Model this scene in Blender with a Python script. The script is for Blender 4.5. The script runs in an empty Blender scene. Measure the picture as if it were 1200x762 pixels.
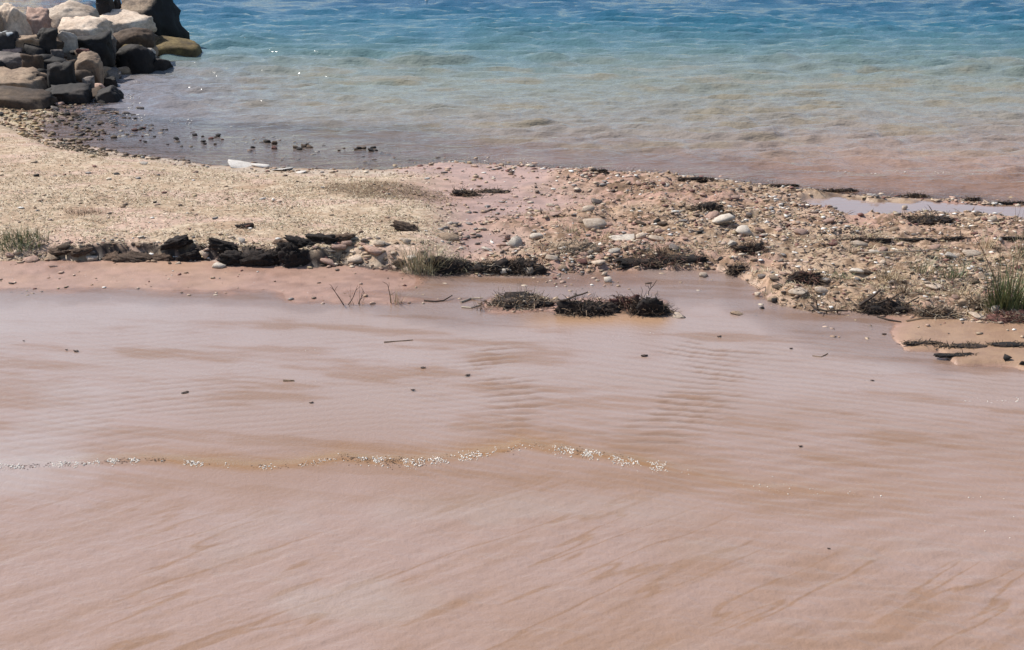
import bpy, bmesh, math, random
import numpy as np
from mathutils import Vector
random.seed(7)
RS = np.random.RandomState(11)
S = bpy.context.scene
COL = S.collection
R = math.radians

# ------------------------------------------------------------------ camera, sky, sun
F, CH, PITCH = 1500.0, 2.5, R(18.47)
CP, SP = math.cos(PITCH), math.sin(PITCH)
cam = bpy.data.cameras.new('camera'); cam.sensor_width = 36.0; cam.lens = 36.0*F/1200.0
cam.clip_start = 0.05; cam.clip_end = 20000
camo = bpy.data.objects.new('camera', cam); COL.objects.link(camo)
camo.location = (0, 0, CH); camo.rotation_euler = (R(90)-PITCH, 0, 0)
S.camera = camo

SUN_EL, SUN_AZ = R(52), R(-66)          # azimuth from +Y, positive towards +X
world = bpy.data.worlds.new("World"); S.world = world; world.use_nodes = True
wn = world.node_tree; wn.nodes.clear()
sky = wn.nodes.new('ShaderNodeTexSky'); sky.sky_type = 'NISHITA'; sky.sun_disc = False
sky.sun_elevation = SUN_EL; sky.sun_rotation = SUN_AZ; sky.air_density = 1.0; sky.dust_density = 1.2; sky.ozone_density = 1.0
bg = wn.nodes.new('ShaderNodeBackground'); bg.inputs['Strength'].default_value = 0.12
wo = wn.nodes.new('ShaderNodeOutputWorld')
wn.links.new(sky.outputs[0], bg.inputs[0]); wn.links.new(bg.outputs[0], wo.inputs[0])
sl = bpy.data.lights.new('sun', 'SUN'); sl.energy = 4.6; sl.angle = R(0.5); sl.color = (1.0, 0.948, 0.868)
so = bpy.data.objects.new('sun', sl); COL.objects.link(so)
sd = Vector((math.sin(SUN_AZ)*math.cos(SUN_EL), math.cos(SUN_AZ)*math.cos(SUN_EL), math.sin(SUN_EL)))
so.rotation_euler = sd.to_track_quat('Z', 'Y').to_euler(); so.location = sd*30
S.view_settings.view_transform = 'Standard'; S.view_settings.look = 'None'
S.view_settings.exposure = 0.18; S.view_settings.gamma = 1.0
S.render.engine = 'CYCLES'; S.cycles.max_bounces = 6

# ------------------------------------------------------------------ noise
_perm = RS.permutation(4096)
def _h(ix, iy, iz):
    a = _perm[(ix) & 4095]; b = _perm[(a+iy) & 4095]; c = _perm[(b+iz) & 4095]
    return c/2047.5-1.0
def vn(x, y, z=0.0):
    x = np.asarray(x, float); y = np.asarray(y, float); z = np.zeros_like(x)+z
    ix = np.floor(x).astype(np.int64); iy = np.floor(y).astype(np.int64); iz = np.floor(z).astype(np.int64)
    fx, fy, fz = x-ix, y-iy, z-iz
    fx = fx*fx*fx*(fx*(fx*6-15)+10); fy = fy*fy*fy*(fy*(fy*6-15)+10); fz = fz*fz*fz*(fz*(fz*6-15)+10)
    r = 0
    for dz in (0, 1):
        wz = fz if dz else 1-fz
        for dy in (0, 1):
            wy = fy if dy else 1-fy
            r = r+(_h(ix, iy+dy, iz+dz)*(1-fx)+_h(ix+1, iy+dy, iz+dz)*fx)*wy*wz
    return r
def fbm(x, y, z=0.0, o=4, g=0.5):
    a, r, t = 1.0, 0, 0
    for i in range(o):
        r = r+a*vn(x*2**i+17.3*i, y*2**i+5.1*i, z*2**i if np.ndim(z) or z else z); t += a; a *= g
    return r/t
def ss(a, b, x):
    t = np.clip((x-a)/(b-a), 0, 1); return t*t*(3-2*t)
def mix(a, b, t): return a*(1-t)+b*t

# ------------------------------------------------------------------ plan of the place: u,v name ground points (z=0) as seen from where one stands
def uv(x, y):
    d = np.maximum(y*CP+CH*SP, 0.8)
    return 600+F*x/d, 381-F*(y*SP-CH*CP)/d
def Yv(v): return CH/np.tan(PITCH+np.arctan((np.asarray(v, float)-381)/F))
def Xuy(u, y): return (u-600)/F*(y*CP+CH*SP)
def line(pts):
    a = np.array(pts, float)
    return lambda u: Yv(np.interp(u, a[:, 0], a[:, 1]))
FRONT = line([(-900,306),(0,309),(60,308),(150,307),(230,309),(300,312),(350,317),(400,313),(450,319),(500,321),(560,325),(620,324),(680,322),(720,316),(840,314),(862,322),(885,338),(905,352),(940,360),(1000,366),(1050,372),(1100,377),(1200,383),(2200,390)])
REAR = line([(-900,140),(0,140),(60,164),(110,172),(150,180),(200,186),(250,192),(330,196),(450,199),(520,190),(600,193),(700,199),(800,208),(900,217),(1000,227),(1100,232),(1200,239),(2200,280)])
BASE = line([(-900,118),(0,120),(60,124),(105,121),(118,104),(140,90),(180,85),(205,68),(243,62),(600,60)])

PILE = 0.03
def H(x, y, full=False):
    x = np.asarray(x, float); y = np.asarray(y, float)
    u, v = uv(x, y)
    lump = fbm(x*11, y*13, 1.9, 3)
    jag = 0.06*vn(x*3.1, y*3.1, 3.3)+0.045*vn(x*8, y*8, 1.7)+0.012*vn(x*19, y*19, 5)
    s1 = y-FRONT(u)+jag
    s2 = REAR(u)-y+0.06*vn(x*2, y*2, 9)
    wl = 1-ss(440, 560, u+30*vn(x*1.2, y*1.2, 2)-0.35*(v-250))           # the dry left bar
    wr = ss(560, 660, u+45*vn(x*1.6, y*1.6, 4)+1.1*(v-262)-60*np.exp(-((v-243)/14)**2))
    flat = 1-np.clip(wl+wr, 0, 1)
    scarp = mix(0.30, 0.055, ss(0, 1, np.minimum(ss(30, 90, u), 1-ss(350, 420, u)*.75-.25*ss(505,600,u))))
    zl = (0.125+0.02*lump*ss(0.7, 0.1, s1))*ss(0, 1, s1/scarp)*ss(0, 1.5, s2)+0.018*fbm(x*1.5, y*1.5, 0.5)*ss(0, .6, s2)*ss(0, .3, s1)
    gr = fbm(x*2.2, y*2.2, 7.7, 4)
    zr = (0.055+0.05*gr+0.034*lump)*ss(0, 0.22, s1)*ss(0, 0.35, s2)
    zr = zr+0.02*ss(700, 760, u)*ss(0, 0.05, s1)*ss(0,.4,s2)*(1-ss(850, 870, u))
    zf = 0.012*ss(0, 0.3, s2)*ss(0, 0.2, s1)+0.006*gr
    z = wl*zl+wr*zr+flat*zf
    # blue pool cut off behind the stony ridge
    pt = np.interp(u, [925, 960, 1060, 1200, 1700], [236, 231, 236, 243, 262]); pb = np.interp(u, [925, 950, 985, 1060, 1120, 1200, 1700], [236, 244, 254, 257, 254, 262, 290])
    pin = ss(-2, 2.5, v-pt+2*vn(x*7, y*7, 3))*ss(-2, 3, pb-v+3*vn(x*5, y*5, 8))*ss(925, 945, u)
    z = mix(z, -0.02, pin)
    # in front: wet apron on the left, flooded flat, debris islet, right-hand spit
    ap = -s1
    a_l = 1-ss(400, 520, u)
    apron = mix(-0.008+0.006*vn(x*2.5, y*2.5, 6), 0.022-0.034*ap-0.0+0.004*vn(x*3, y*5, 1), a_l)
    apron = apron-0.06*ss(mix(0.75, 0.25, ss(600,900,u)*0.6), 2.0, ap)-0.01*ss(2.5, 5, ap)
    isl = ss(0, 1, np.minimum(ss(548, 590, u), 1-ss(775, 800, u)))*np.exp(-((v-358)/9.0)**2)
    isl2 = ss(380, 400, u)*(1-ss(545, 570, u))*np.exp(-((v-352)/6.0)**2)
    apron = apron+0.022*isl*(1+0.6*vn(x*6, y*6, 2))+0.010*isl2
    spit = ss(1030, 1075, u+8*vn(x*6, y*6, 4))
    edge = np.interp(u, [1040, 1060, 1100, 1120, 1200, 2000], [395, 409, 411, 426, 432, 480])
    spz = 0.030*ss(-3, 3, edge-v+2.5*vn(x*9, y*9, 6))+0.004*vn(x*8, y*8, 2)-0.09*ss(0, -30, edge-v)
    apron = mix(apron, np.maximum(apron, spz-0.008), spit)
    front = s1 < 0
    z = np.where(front, apron, np.maximum(z, mix(z, 0.022*a_l+apron*(1-a_l), 1-ss(0, 0.1, s1))))
    # seaward
    t2 = -s2
    calm = 1-ss(430, 620, u)
    sea = -0.010-mix(0.05, 0.012, calm)*np.clip(t2, 0, 2.5)-0.09*np.clip(t2-2.2, 0, 30)+0.008*vn(x*3, y*3, 5)
    sea = np.maximum(sea, -2.5)
    z = np.where(s2 < 0, sea, z)
    # mound under the rock groin
    t = y-BASE(u)
    m = np.clip(0.30*t, -0.2, 0.80)*(1-ss(4.5, 7.5, t))*(1-ss(195, 250, u))
    m = m-3*ss(190, 248, u)-9*ss(7, 7.6, t)-9*ss(248, 252, u)
    mm = np.maximum(z, m-PILE)
    land2 = ss(0, 1, (REAR(u)+0.1-y))
    # gravel apron leading up to the groin
    gl = ss(0, 1, s2+0.0)
    z2 = np.where((s2 < 0) & (u < 110+20*vn(x*3, y*3, 2)), np.maximum(z, 0.03-0.0004*np.maximum(u, 0)+0.012*vn(x*6, y*6, 3)), z)
    z2 = np.where((s2 < 0) & (u < 185) & (u > 60) & (v > 108), np.maximum(z2, -0.006+0.022*fbm(x*4, y*7, 3.3, 3)-0.25*ss(128, 184, u+18*vn(x*3, y*3, 44))-0.25*ss(122, 108, v+4*vn(x*3, y*3, 45))), z2)
    z = np.maximum(z2, mm)
    if full:
        return z, dict(u=u, v=v, s1=s1, s2=s2, wl=wl, wr=wr, flat=flat, m=m, t=t, gr=gr, pin=pin, spit=spit, front=front)
    return z

def ray(u, v):
    d = Vector(((u-600)/F, CP+(381-v)/F*SP, -SP+(381-v)/F*CP)); return d
def P(u, v, lift=0.0):
    """ground point seen at u,v"""
    d = ray(u, v)
    k = d/d.y
    ys = np.arange(2.5, 45, 0.02)
    zs = CH+k.z*ys
    hz = H(k.x*ys, ys)
    hz = np.maximum(hz, 0.0)
    hit = np.nonzero(zs <= hz+1e-4)[0]
    y = ys[hit[0]] if len(hit) else 40.0
    return Vector((k.x*y, y, float(hz[hit[0]]) if len(hit) else 0.0))
def depth(p): return p[1]*CP+(CH-p[2])*SP

# ------------------------------------------------------------------ materials
def new_mat(name):
    m = bpy.data.materials.new(name); m.use_nodes = True
    nt = m.node_tree; b = nt.nodes['Principled BSDF']
    return m, nt, b
def N(nt, t, **kw):
    n = nt.nodes.new(t)
    for k, val in kw.items():
        if k in n.inputs.keys(): n.inputs[k].default_value = val
        else: setattr(n, k, val)
    return n
def objtex(nt, sc=(1, 1, 1)):
    tc = N(nt, 'ShaderNodeTexCoord'); mp = N(nt, 'ShaderNodeMapping'); mp.inputs['Scale'].default_value = sc
    nt.links.new(tc.outputs['Object'], mp.inputs[0]); return mp.outputs[0]
def noise_node(nt, vec, scale, detail=4, rough=0.6):
    n = N(nt, 'ShaderNodeTexNoise'); n.inputs['Scale'].default_value = scale; n.inputs['Detail'].default_value = detail; n.inputs['Roughness'].default_value = rough
    nt.links.new(vec, n.inputs['Vector']); return n.outputs['Fac']
def ramp(nt, fac, stops):
    r = N(nt, 'ShaderNodeValToRGB'); e = r.color_ramp.elements
    while len(e) < len(stops): e.new(0.5)
    for i, (p, c) in enumerate(stops): e[i].position = p; e[i].color = (*c, 1) if len(c) == 3 else c
    nt.links.new(fac, r.inputs[0]); return r.outputs[0]
def mixc(nt, a, b, f, mode='MIX'):
    m = N(nt, 'ShaderNodeMix', data_type='RGBA', blend_type=mode)
    for s, i in ((f, 0), (a, 6), (b, 7)):
        if hasattr(s, 'links'): nt.links.new(s, m.inputs[i])
        else: m.inputs[i].default_value = s if i == 0 else (*s, 1)
    return m.outputs[2]
def bump(nt, b, h, strength, dist):
    bn = N(nt, 'ShaderNodeBump'); bn.inputs['Strength'].default_value = strength; bn.inputs['Distance'].default_value = dist
    nt.links.new(h, bn.inputs['Height']); nt.links.new(bn.outputs[0], b.inputs['Normal']); return bn

def rock_mat(name, c1, c2, c3, rough=0.85, scale=3.0, spots=None):
    m, nt, b = new_mat(name)
    v = objtex(nt)
    oi = N(nt, 'ShaderNodeObjectInfo')
    ad = N(nt, 'ShaderNodeVectorMath', operation='ADD'); nt.links.new(v, ad.inputs[0]); nt.links.new(oi.outputs['Location'], ad.inputs[1]); v = ad.outputs[0]
    n1 = noise_node(nt, v, scale, 6, 0.65); n2 = noise_node(nt, v, scale*7, 5, 0.7)
    c = ramp(nt, n1, [(0.3, c1), (0.52, c2), (0.72, c3)])
    g = ramp(nt, n2, [(0.3, (0.62,)*3), (0.7, (1.2,)*3)])
    c = mixc(nt, c, g, 1.0, 'MULTIPLY')
    vo = N(nt, 'ShaderNodeTexVoronoi', feature='DISTANCE_TO_EDGE'); vo.inputs['Scale'].default_value = scale*.7
    av = N(nt, 'ShaderNodeMix', data_type='VECTOR'); av.inputs[0].default_value = .25; nn_ = N(nt, 'ShaderNodeTexNoise'); nn_.inputs['Scale'].default_value = scale*2; nt.links.new(v, nn_.inputs['Vector']); nt.links.new(v, av.inputs[4]); nt.links.new(nn_.outputs['Color'], av.inputs[5]); nt.links.new(av.outputs[1], vo.inputs['Vector'])
    c = mixc(nt, c, ramp(nt, vo.outputs['Distance'], [(0.0, (.35,.32,.3)), (0.012, (1, 1, 1))]), .45, 'MULTIPLY')
    rv = ramp(nt, oi.outputs['Random'], [(0, (0.78, 0.76, 0.74)), (1, (1.15, 1.1, 1.05))])
    c = mixc(nt, c, rv, 1.0, 'MULTIPLY')
    if spots:
        n3 = noise_node(nt, v, scale*2.3, 3, 0.5)
        f = ramp(nt, n3, [(0.58, (0, 0, 0)), (0.64, (1, 1, 1))])
        c = mixc(nt, c, spots, f)
    nt.links.new(c, b.inputs['Base Color']); b.inputs['Roughness'].default_value = rough
    h = mixc(nt, n1, n2, 0.5); bump(nt, b, h, .6, 0.02)
    return m
M = {}
M['cream'] = rock_mat('cream_rock', (0.40, 0.30, 0.22), (0.62, 0.51, 0.41), (0.74, 0.65, 0.54))
M['tan'] = rock_mat('tan_rock', (0.20, 0.14, 0.10), (0.36, 0.26, 0.18), (0.46, 0.36, 0.26))
M['pink'] = rock_mat('pink_rock', (0.28, 0.17, 0.13), (0.46, 0.31, 0.25), (0.56, 0.42, 0.35))
M['white'] = rock_mat('white_rock', (0.42, 0.36, 0.30), (0.60, 0.54, 0.47), (0.70, 0.65, 0.58))
M['pale'] = rock_mat('pale_rock', (0.55, 0.52, 0.48), (0.72, 0.69, 0.65), (0.8, 0.78, 0.75))
M['grey'] = rock_mat('grey_rock', (0.07, 0.06, 0.057), (0.20, 0.17, 0.155), (0.36, 0.31, 0.27))
M['dark'] = rock_mat('dark_wet_shade_rock', (0.008, 0.007, 0.006), (0.018, 0.014, 0.013), (0.05, 0.038, 0.032), rough=0.8)  # wet dark rock, with the pile's shadows painted into the colour
M['brown'] = rock_mat('brown_rock', (0.03, 0.019, 0.013), (0.10, 0.066, 0.043), (0.22, 0.155, 0.10))
M['red'] = rock_mat('dark_red_rock', (0.05, 0.022, 0.02), (0.13, 0.055, 0.045), (0.22, 0.11, 0.09))
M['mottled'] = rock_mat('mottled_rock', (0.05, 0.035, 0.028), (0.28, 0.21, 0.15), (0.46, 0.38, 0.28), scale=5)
M['weedy'] = rock_mat('weed_covered_rock', (0.04, 0.028, 0.012), (0.12, 0.085, 0.03), (0.24, 0.18, 0.07), scale=5)
M['spotted'] = rock_mat('spotted_rock', (0.012, 0.01, 0.01), (0.03, 0.028, 0.03), (0.06, 0.055, 0.055), spots=(0.5, 0.52, 0.52), scale=2.5)
M['soil'] = rock_mat('dark_soil', (0.006, 0.005, 0.005), (0.02, 0.014, 0.012), (0.11, 0.07, 0.05), rough=0.95, scale=14)
M['earth'] = rock_mat('brown_soil', (0.03, 0.02, 0.014), (0.14, 0.092, 0.064), (0.34, 0.24, 0.17), rough=0.95, scale=14)
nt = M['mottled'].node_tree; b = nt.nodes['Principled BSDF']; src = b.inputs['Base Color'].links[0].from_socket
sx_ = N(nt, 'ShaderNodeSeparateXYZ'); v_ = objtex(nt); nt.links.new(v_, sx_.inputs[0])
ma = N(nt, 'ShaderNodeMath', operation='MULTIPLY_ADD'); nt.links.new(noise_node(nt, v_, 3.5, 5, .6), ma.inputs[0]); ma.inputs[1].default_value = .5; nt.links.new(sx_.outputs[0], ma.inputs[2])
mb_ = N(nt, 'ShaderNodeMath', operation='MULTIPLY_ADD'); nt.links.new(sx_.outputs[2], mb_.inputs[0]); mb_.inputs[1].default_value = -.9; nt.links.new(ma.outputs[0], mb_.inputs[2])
nt.links.new(mixc(nt, src, (0.012, 0.010, 0.009), ramp(nt, mb_.outputs[0], [(0.08, (0, 0, 0)), (0.16, (1, 1, 1))])), b.inputs['Base Color'])   # shadow painted near black, with some wet, on the seaward flank

def plain(name, c, rough=0.8, var=0.35, sc=20):
    m, nt, b = new_mat(name)
    v = objtex(nt); n = noise_node(nt, v, sc, 3)
    lo = tuple(k*(1-var) for k in c); hi = tuple(min(1, k*(1+var)) for k in c)
    nt.links.new(ramp(nt, n, [(0.3, lo), (0.7, hi)]), b.inputs['Base Color']); b.inputs['Roughness'].default_value = rough
    return m
M['green'] = plain('green_blade', (0.12, 0.14, 0.055), 0.6, 0.6)
M['sage'] = plain('sage_blade', (0.33, 0.29, 0.18), 0.7, 0.5)
M['straw'] = plain('straw', (0.52, 0.41, 0.26), 0.8, 0.45, 6)
M['twig'] = plain('dark_twig', (0.045, 0.028, 0.019), 0.8, 0.7, 60)
M['redtwig'] = plain('reddish_twig', (0.16, 0.075, 0.055), 0.8, 0.5)
M['browntwig'] = plain('brown_twig', (0.20, 0.135, 0.085), 0.8, 0.6, 50)
M['pale_twig'] = plain('pale_twig', (0.42, 0.34, 0.25), 0.8, 0.4)
M['foam'] = plain('foam', (0.78, 0.72, 0.64), 0.3, 0.08)  # also used for the white sun-glint beads
M['leaf'] = plain('dark_leaf', (0.05, 0.03, 0.022), 0.7, 0.4)

# ------------------------------------------------------------------ mesh helpers
def link(name, me, mat, parent=None, loc=None, smooth=False):
    if mat and not me.materials: me.materials.append(mat)
    if smooth: me.polygons.foreach_set('use_smooth', [True]*len(me.polygons))
    o = bpy.data.objects.new(name, me); COL.objects.link(o)
    if parent is not None: o.parent = parent
    if loc is not None: o.location = loc
    return o
def mesh_np(name, V, Fq):
    """V (n,3), Fq (m,k) int array"""
    me = bpy.data.meshes.new(name)
    V = np.ascontiguousarray(V, np.float32); Fq = np.ascontiguousarray(Fq, np.int32); k = Fq.shape[1]
    me.vertices.add(len(V)); me.vertices.foreach_set('co', V.ravel())
    me.loops.add(Fq.size); me.loops.foreach_set('vertex_index', Fq.ravel())
    me.polygons.add(len(Fq)); me.polygons.foreach_set('loop_start', np.arange(0, Fq.size, k, dtype=np.int32))
    me.update(calc_edges=True)
    return me
def tag(o, label=None, cat=None, group=None, kind=None):
    if label: o['label'] = label
    if cat: o['category'] = cat
    if group: o['group'] = group
    if kind: o['kind'] = kind
    return o
def empty(name, loc):
    o = bpy.data.objects.new(name, None); o.location = loc; COL.objects.link(o); o.empty_display_size = 0.05; return o

def ico(sub):
    bm = bmesh.new(); bmesh.ops.create_icosphere(bm, subdivisions=sub, radius=1)
    bm.verts.ensure_lookup_table()
    V = np.array([v.co[:] for v in bm.verts]); Fc = np.array([[v.index for v in f.verts] for f in bm.faces]); bm.free()
    return V, Fc
ICO = {s: ico(s) for s in (1, 2, 3, 4, 5)}
def hull_shape(seed, npts=15):
    rs = np.random.RandomState(seed); bm = bmesh.new()
    p = rs.normal(size=(npts, 3)); p /= np.linalg.norm(p, axis=1)[:, None]; p *= rs.uniform(.75, 1.05, (npts, 1)); p[:, 2] = np.clip(p[:, 2], -.6, .55+.3*rs.rand())
    for q in p: bm.verts.new(q)
    bmesh.ops.convex_hull(bm, input=bm.verts)
    for v in [v for v in bm.verts if not v.link_faces]: bm.verts.remove(v)
    bm.verts.index_update(); V = np.array([v.co[:] for v in bm.verts]); Fc = np.array([[v.index for v in f.verts] for f in bm.faces]); bm.free()
    lo, hi = V.min(0), V.max(0)
    return (V-(lo+hi)/2)/((hi-lo)/2), Fc
def rock_shape(sub, seed, nplanes=11, sharp=26, rough=0.05, planes=None, boxy=0.0):
    rs = np.random.RandomState(seed)
    D, Fc = ICO[sub]
    if planes is None:
        n = rs.normal(size=(nplanes, 3)); n /= np.linalg.norm(n, axis=1)[:, None]
        d = rs.uniform(0.72, 1.0, nplanes)
        n = np.vstack([n, [[0, 0, 1], [0, 0, -1], [1, 0, 0], [-1, 0, 0], [0, 1, 0], [0, -1, 0]]])
        n[nplanes:] += rs.normal(size=(6, 3))*0.22; n /= np.linalg.norm(n, axis=1)[:, None]
        d = np.append(d, rs.uniform(0.75, 0.95, 6))
    else:
        a = np.array(planes, float); n = a[:, :3]/np.linalg.norm(a[:, :3], axis=1)[:, None]; d = a[:, 3]
    q = np.clip(D@n.T, 1e-3, None)/d
    r = 1.0/np.power(np.power(q, sharp).sum(1), 1.0/sharp)
    V = D*r[:, None]
    if rough and sub > 2:
        o = rs.uniform(0, 50)
        f = fbm(V[:, 0]*1.8+o, V[:, 1]*1.8, V[:, 2]*1.8+o, 5, 0.6)
        f2 = fbm(V[:, 0]*7+o, V[:, 1]*7, V[:, 2]*7+o, 3, 0.6)
        V = V*(1+rough*1.6*f+rough*0.5*f2)[:, None]
    lo, hi = V.min(0), V.max(0)
    return (V-(lo+hi)/2)/((hi-lo)/2), Fc         # fills the box -1..1

# ------------------------------------------------------------------ grids
def spaced(segs):
    out = []
    for a, b, st in segs: out += list(np.arange(a, b, st))
    return np.array(out+[segs[-1][1]])
def grid_mesh(name, us, ys, fn, keep=None):
    U, Y = np.meshgrid(us, ys)
    X = Xuy(U, np.maximum(Y, -CH*SP/CP+0.0)+0*U)
    # columns fan out from behind the viewer's feet so the sheet passes under the viewer
    X = (U-600)/F*np.maximum(Y*CP+CH*SP, 0.8)
    Z, attrs = fn(X, Y)
    nr, nc = U.shape
    idx = np.arange(nr*nc).reshape(nr, nc)
    Q = np.stack([idx[:-1, :-1], idx[:-1, 1:], idx[1:, 1:], idx[1:, :-1]], -1).reshape(-1, 4)
    if keep is not None:
        k = keep(X, Y).ravel()
        Q = Q[k[Q].any(1)]
        used = np.zeros(nr*nc, bool); used[Q.ravel()] = True
        re = np.cumsum(used)-1; Q = re[Q]
    else: used = np.ones(nr*nc, bool)
    V = np.stack([X, Y, Z], -1).reshape(-1, 3)[used]
    me = mesh_np(name, V, Q)
    for k, a in attrs.items():
        if a.ndim == 3:
            at = me.color_attributes.new(k, 'FLOAT_COLOR', 'POINT')
            c = np.concatenate([a.reshape(-1, 3)[used], np.ones((used.sum(), 1))], 1).astype(np.float32)
            at.data.foreach_set('color', c.ravel())
        else:
            at = me.attributes.new(k, 'FLOAT', 'POINT'); at.data.foreach_set('value', a.ravel()[used].astype(np.float32))
    me.polygons.foreach_set('use_smooth', [True]*len(me.polygons))
    return me

PILE = 0.34
# ---- the ground, one sheet out to the horizon
C_DRY = np.array((0.42, 0.30, 0.20)); C_DRY2 = np.array((0.55, 0.435, 0.315)); C_WET = np.array((0.42, 0.27, 0.215)); C_PINK = np.array((0.50, 0.335, 0.28))
C_GRAV = np.array((0.46, 0.33, 0.225)); C_ORG = np.array((0.50, 0.32, 0.19)); C_BRN = np.array((0.22, 0.135, 0.08)); C_SOIL = np.array((0.045, 0.03, 0.024)); C_YEL = np.array((0.42, 0.33, 0.19))
def ground_fn(X, Y):
    Z, a = H(X, Y, True)
    u, v, s1, s2 = a['u'], a['v'], a['s1'], a['s2']
    e = lambda t: t[..., None]
    n = fbm(X*1.3, Y*1.3, 4.4); n2 = fbm(X*5, Y*9, 8.1); n3 = fbm(X*16, Y*20, 2.1, 3)
    c = mix(C_DRY*.95, C_DRY2*.97, e(ss(-0.3, 0.3, .5*n+0.6*n2+.7*n3)))
    c = mix(c, C_BRN*1.4, e(0.75*ss(0.1, 0.45, n2+0.3*n+.2*n3))); c = mix(c, C_PINK*1.1, e(.5*ss(.1,.5,fbm(X*2.1, Y*3.3, 31.))))
    # brown weedy patch at the back right of the bar
    bp = ss(1, 0.2, ((u-455)/95)**2+((v-236)/14)**2+0.9*n2)
    c = mix(c, C_BRN*1.1, e(0.75*bp))
    c = mix(c, C_BRN*1.2, e(0.6*ss(1, 0.3, ((u-98)/35)**2+((v-264)/5)**2+0.8*n2)))
    grav = mix(C_GRAV*.9, C_PINK*np.array((.80,.72,.66)), e(ss(-0.3, 0.4, n)))
    grav = mix(grav, C_ORG*.8, e(0.5*ss(0.0, 0.5, n2))); grav = mix(grav, C_BRN*.85, e(.95*ss(-.05, .3, n3+.3*n2+.5*fbm(X*1.8, Y*3.5, 61.))))
    flat = mix(C_PINK*0.66, C_PINK*0.90, e(ss(-.3, .3, n2+.5*n3)))*np.array((1,.96,.92))
    base = c*e(a['wl'])+grav*e(a['wr'])+flat*e(a['flat'])
    # scarp of dark soil
    sc = ss(-0.03, 0.0, s1)*(1-ss(0.05, 0.12, s1+0.06*n3))*ss(20, 90, u)*(1-ss(520, 560, u))
    sc = sc*ss(-0.45, -0.05, n2+0.35*n3+0.1)
    base = mix(base, C_SOIL, e(np.clip(sc, 0, 1)))
    wetf = mix(C_WET, C_PINK, e(ss(-0.4, 0.3, n2+n)))*np.array((.72,.66,.60))*e(1+.25*n3)
    wetf = mix(wetf, C_ORG, e(0.35*ss(0.0, 0.5, n)))
    base = np.where(e(s1 < 0), wetf, base)
    sp = a['spit']*(s1 < 0)
    base = mix(base, mix(C_ORG*.72, C_BRN*1.2, e(.8*ss(-.15, .35, n3+.4*n2))), e(0.7*sp*ss(0, 0.01, Z)))
    back = ss(0.12, 0.0, s2)*(s2 > 0)
    base = mix(base, mix(C_BRN, C_ORG, e(ss(300, 560, u))), e(0.5*back))
    gl = ((s2 < 0) & (Z > 0)) | ((s2 < 0.9) & (u < 120) & (s2 > 0))
    yel = mix(C_YEL, C_BRN, e(ss(-0.2, 0.3, n2+n3)))
    base = np.where(e((s2 < 0) & (s1 > 0)), mix(C_WET*0.42, yel, e(ss(0.0, 0.02, Z))), base)
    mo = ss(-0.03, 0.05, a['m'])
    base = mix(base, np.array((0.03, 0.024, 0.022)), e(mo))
    wet = np.maximum(np.maximum((s1 < 0)*1.0, a['flat']*0.8), 1-ss(0.01, 0.05, Z))
    return Z, {'tint': base, 'wet': wet}
def yrows(v0, v1, st):  # rows by v, from near to far
    return Yv(np.arange(v0, v1, -st))
gy = np.concatenate([[-30, -12, -5, -2, 0, 1.0, 2.0, 2.8], yrows(800, 440, 3.0), yrows(440, 100, 1.15), yrows(100, 60, 3), Yv(np.array([55, 40, 20, 0, -20, -40, -60, -80, -95])), [140, 250, 600, 1500, 5000]])
gu = np.concatenate([np.geomspace(20000, 300, 14)*-1, np.arange(-240, -30, 12), np.arange(-30, 1232, 1.7), np.arange(1240, 1450, 12), np.geomspace(1500, 21000, 14)])
gme = grid_mesh('ground', gu, gy, ground_fn)
m, nt, b = new_mat('sand_ground')
v = objtex(nt); at = N(nt, 'ShaderNodeAttribute', attribute_name='tint'); aw = N(nt, 'ShaderNodeAttribute', attribute_name='wet')
n1 = noise_node(nt, v, 22, 6, 0.7); n2 = noise_node(nt, v, 110, 3, 0.6)
g1 = ramp(nt, n1, [(0.3, (0.68, 0.66, 0.63)), (0.5, (1.0, 1.0, 1.0)), (0.72, (1.28, 1.28, 1.26))])
g2 = ramp(nt, n2, [(0.3, (0.75,)*3), (0.7, (1.2,)*3)])
dry = mixc(nt, mixc(nt, at.outputs['Color'], g1, 1.0, 'MULTIPLY'), g2, 1.0, 'MULTIPLY')
wetc = mixc(nt, at.outputs['Color'], g2, 0.35, 'MULTIPLY')
nt.links.new(mixc(nt, dry, wetc, aw.outputs['Fac']), b.inputs['Base Color'])
rr = N(nt, 'ShaderNodeMapRange'); nt.links.new(aw.outputs['Fac'], rr.inputs['Value']); rr.inputs['To Min'].default_value = 0.95; rr.inputs['To Max'].default_value = 0.42
nt.links.new(rr.outputs[0], b.inputs['Roughness'])
bump(nt, b, mixc(nt, n1, n2, 0.4), 0.6, 0.012)
tag(link('ground', gme, m), kind='structure')

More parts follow.
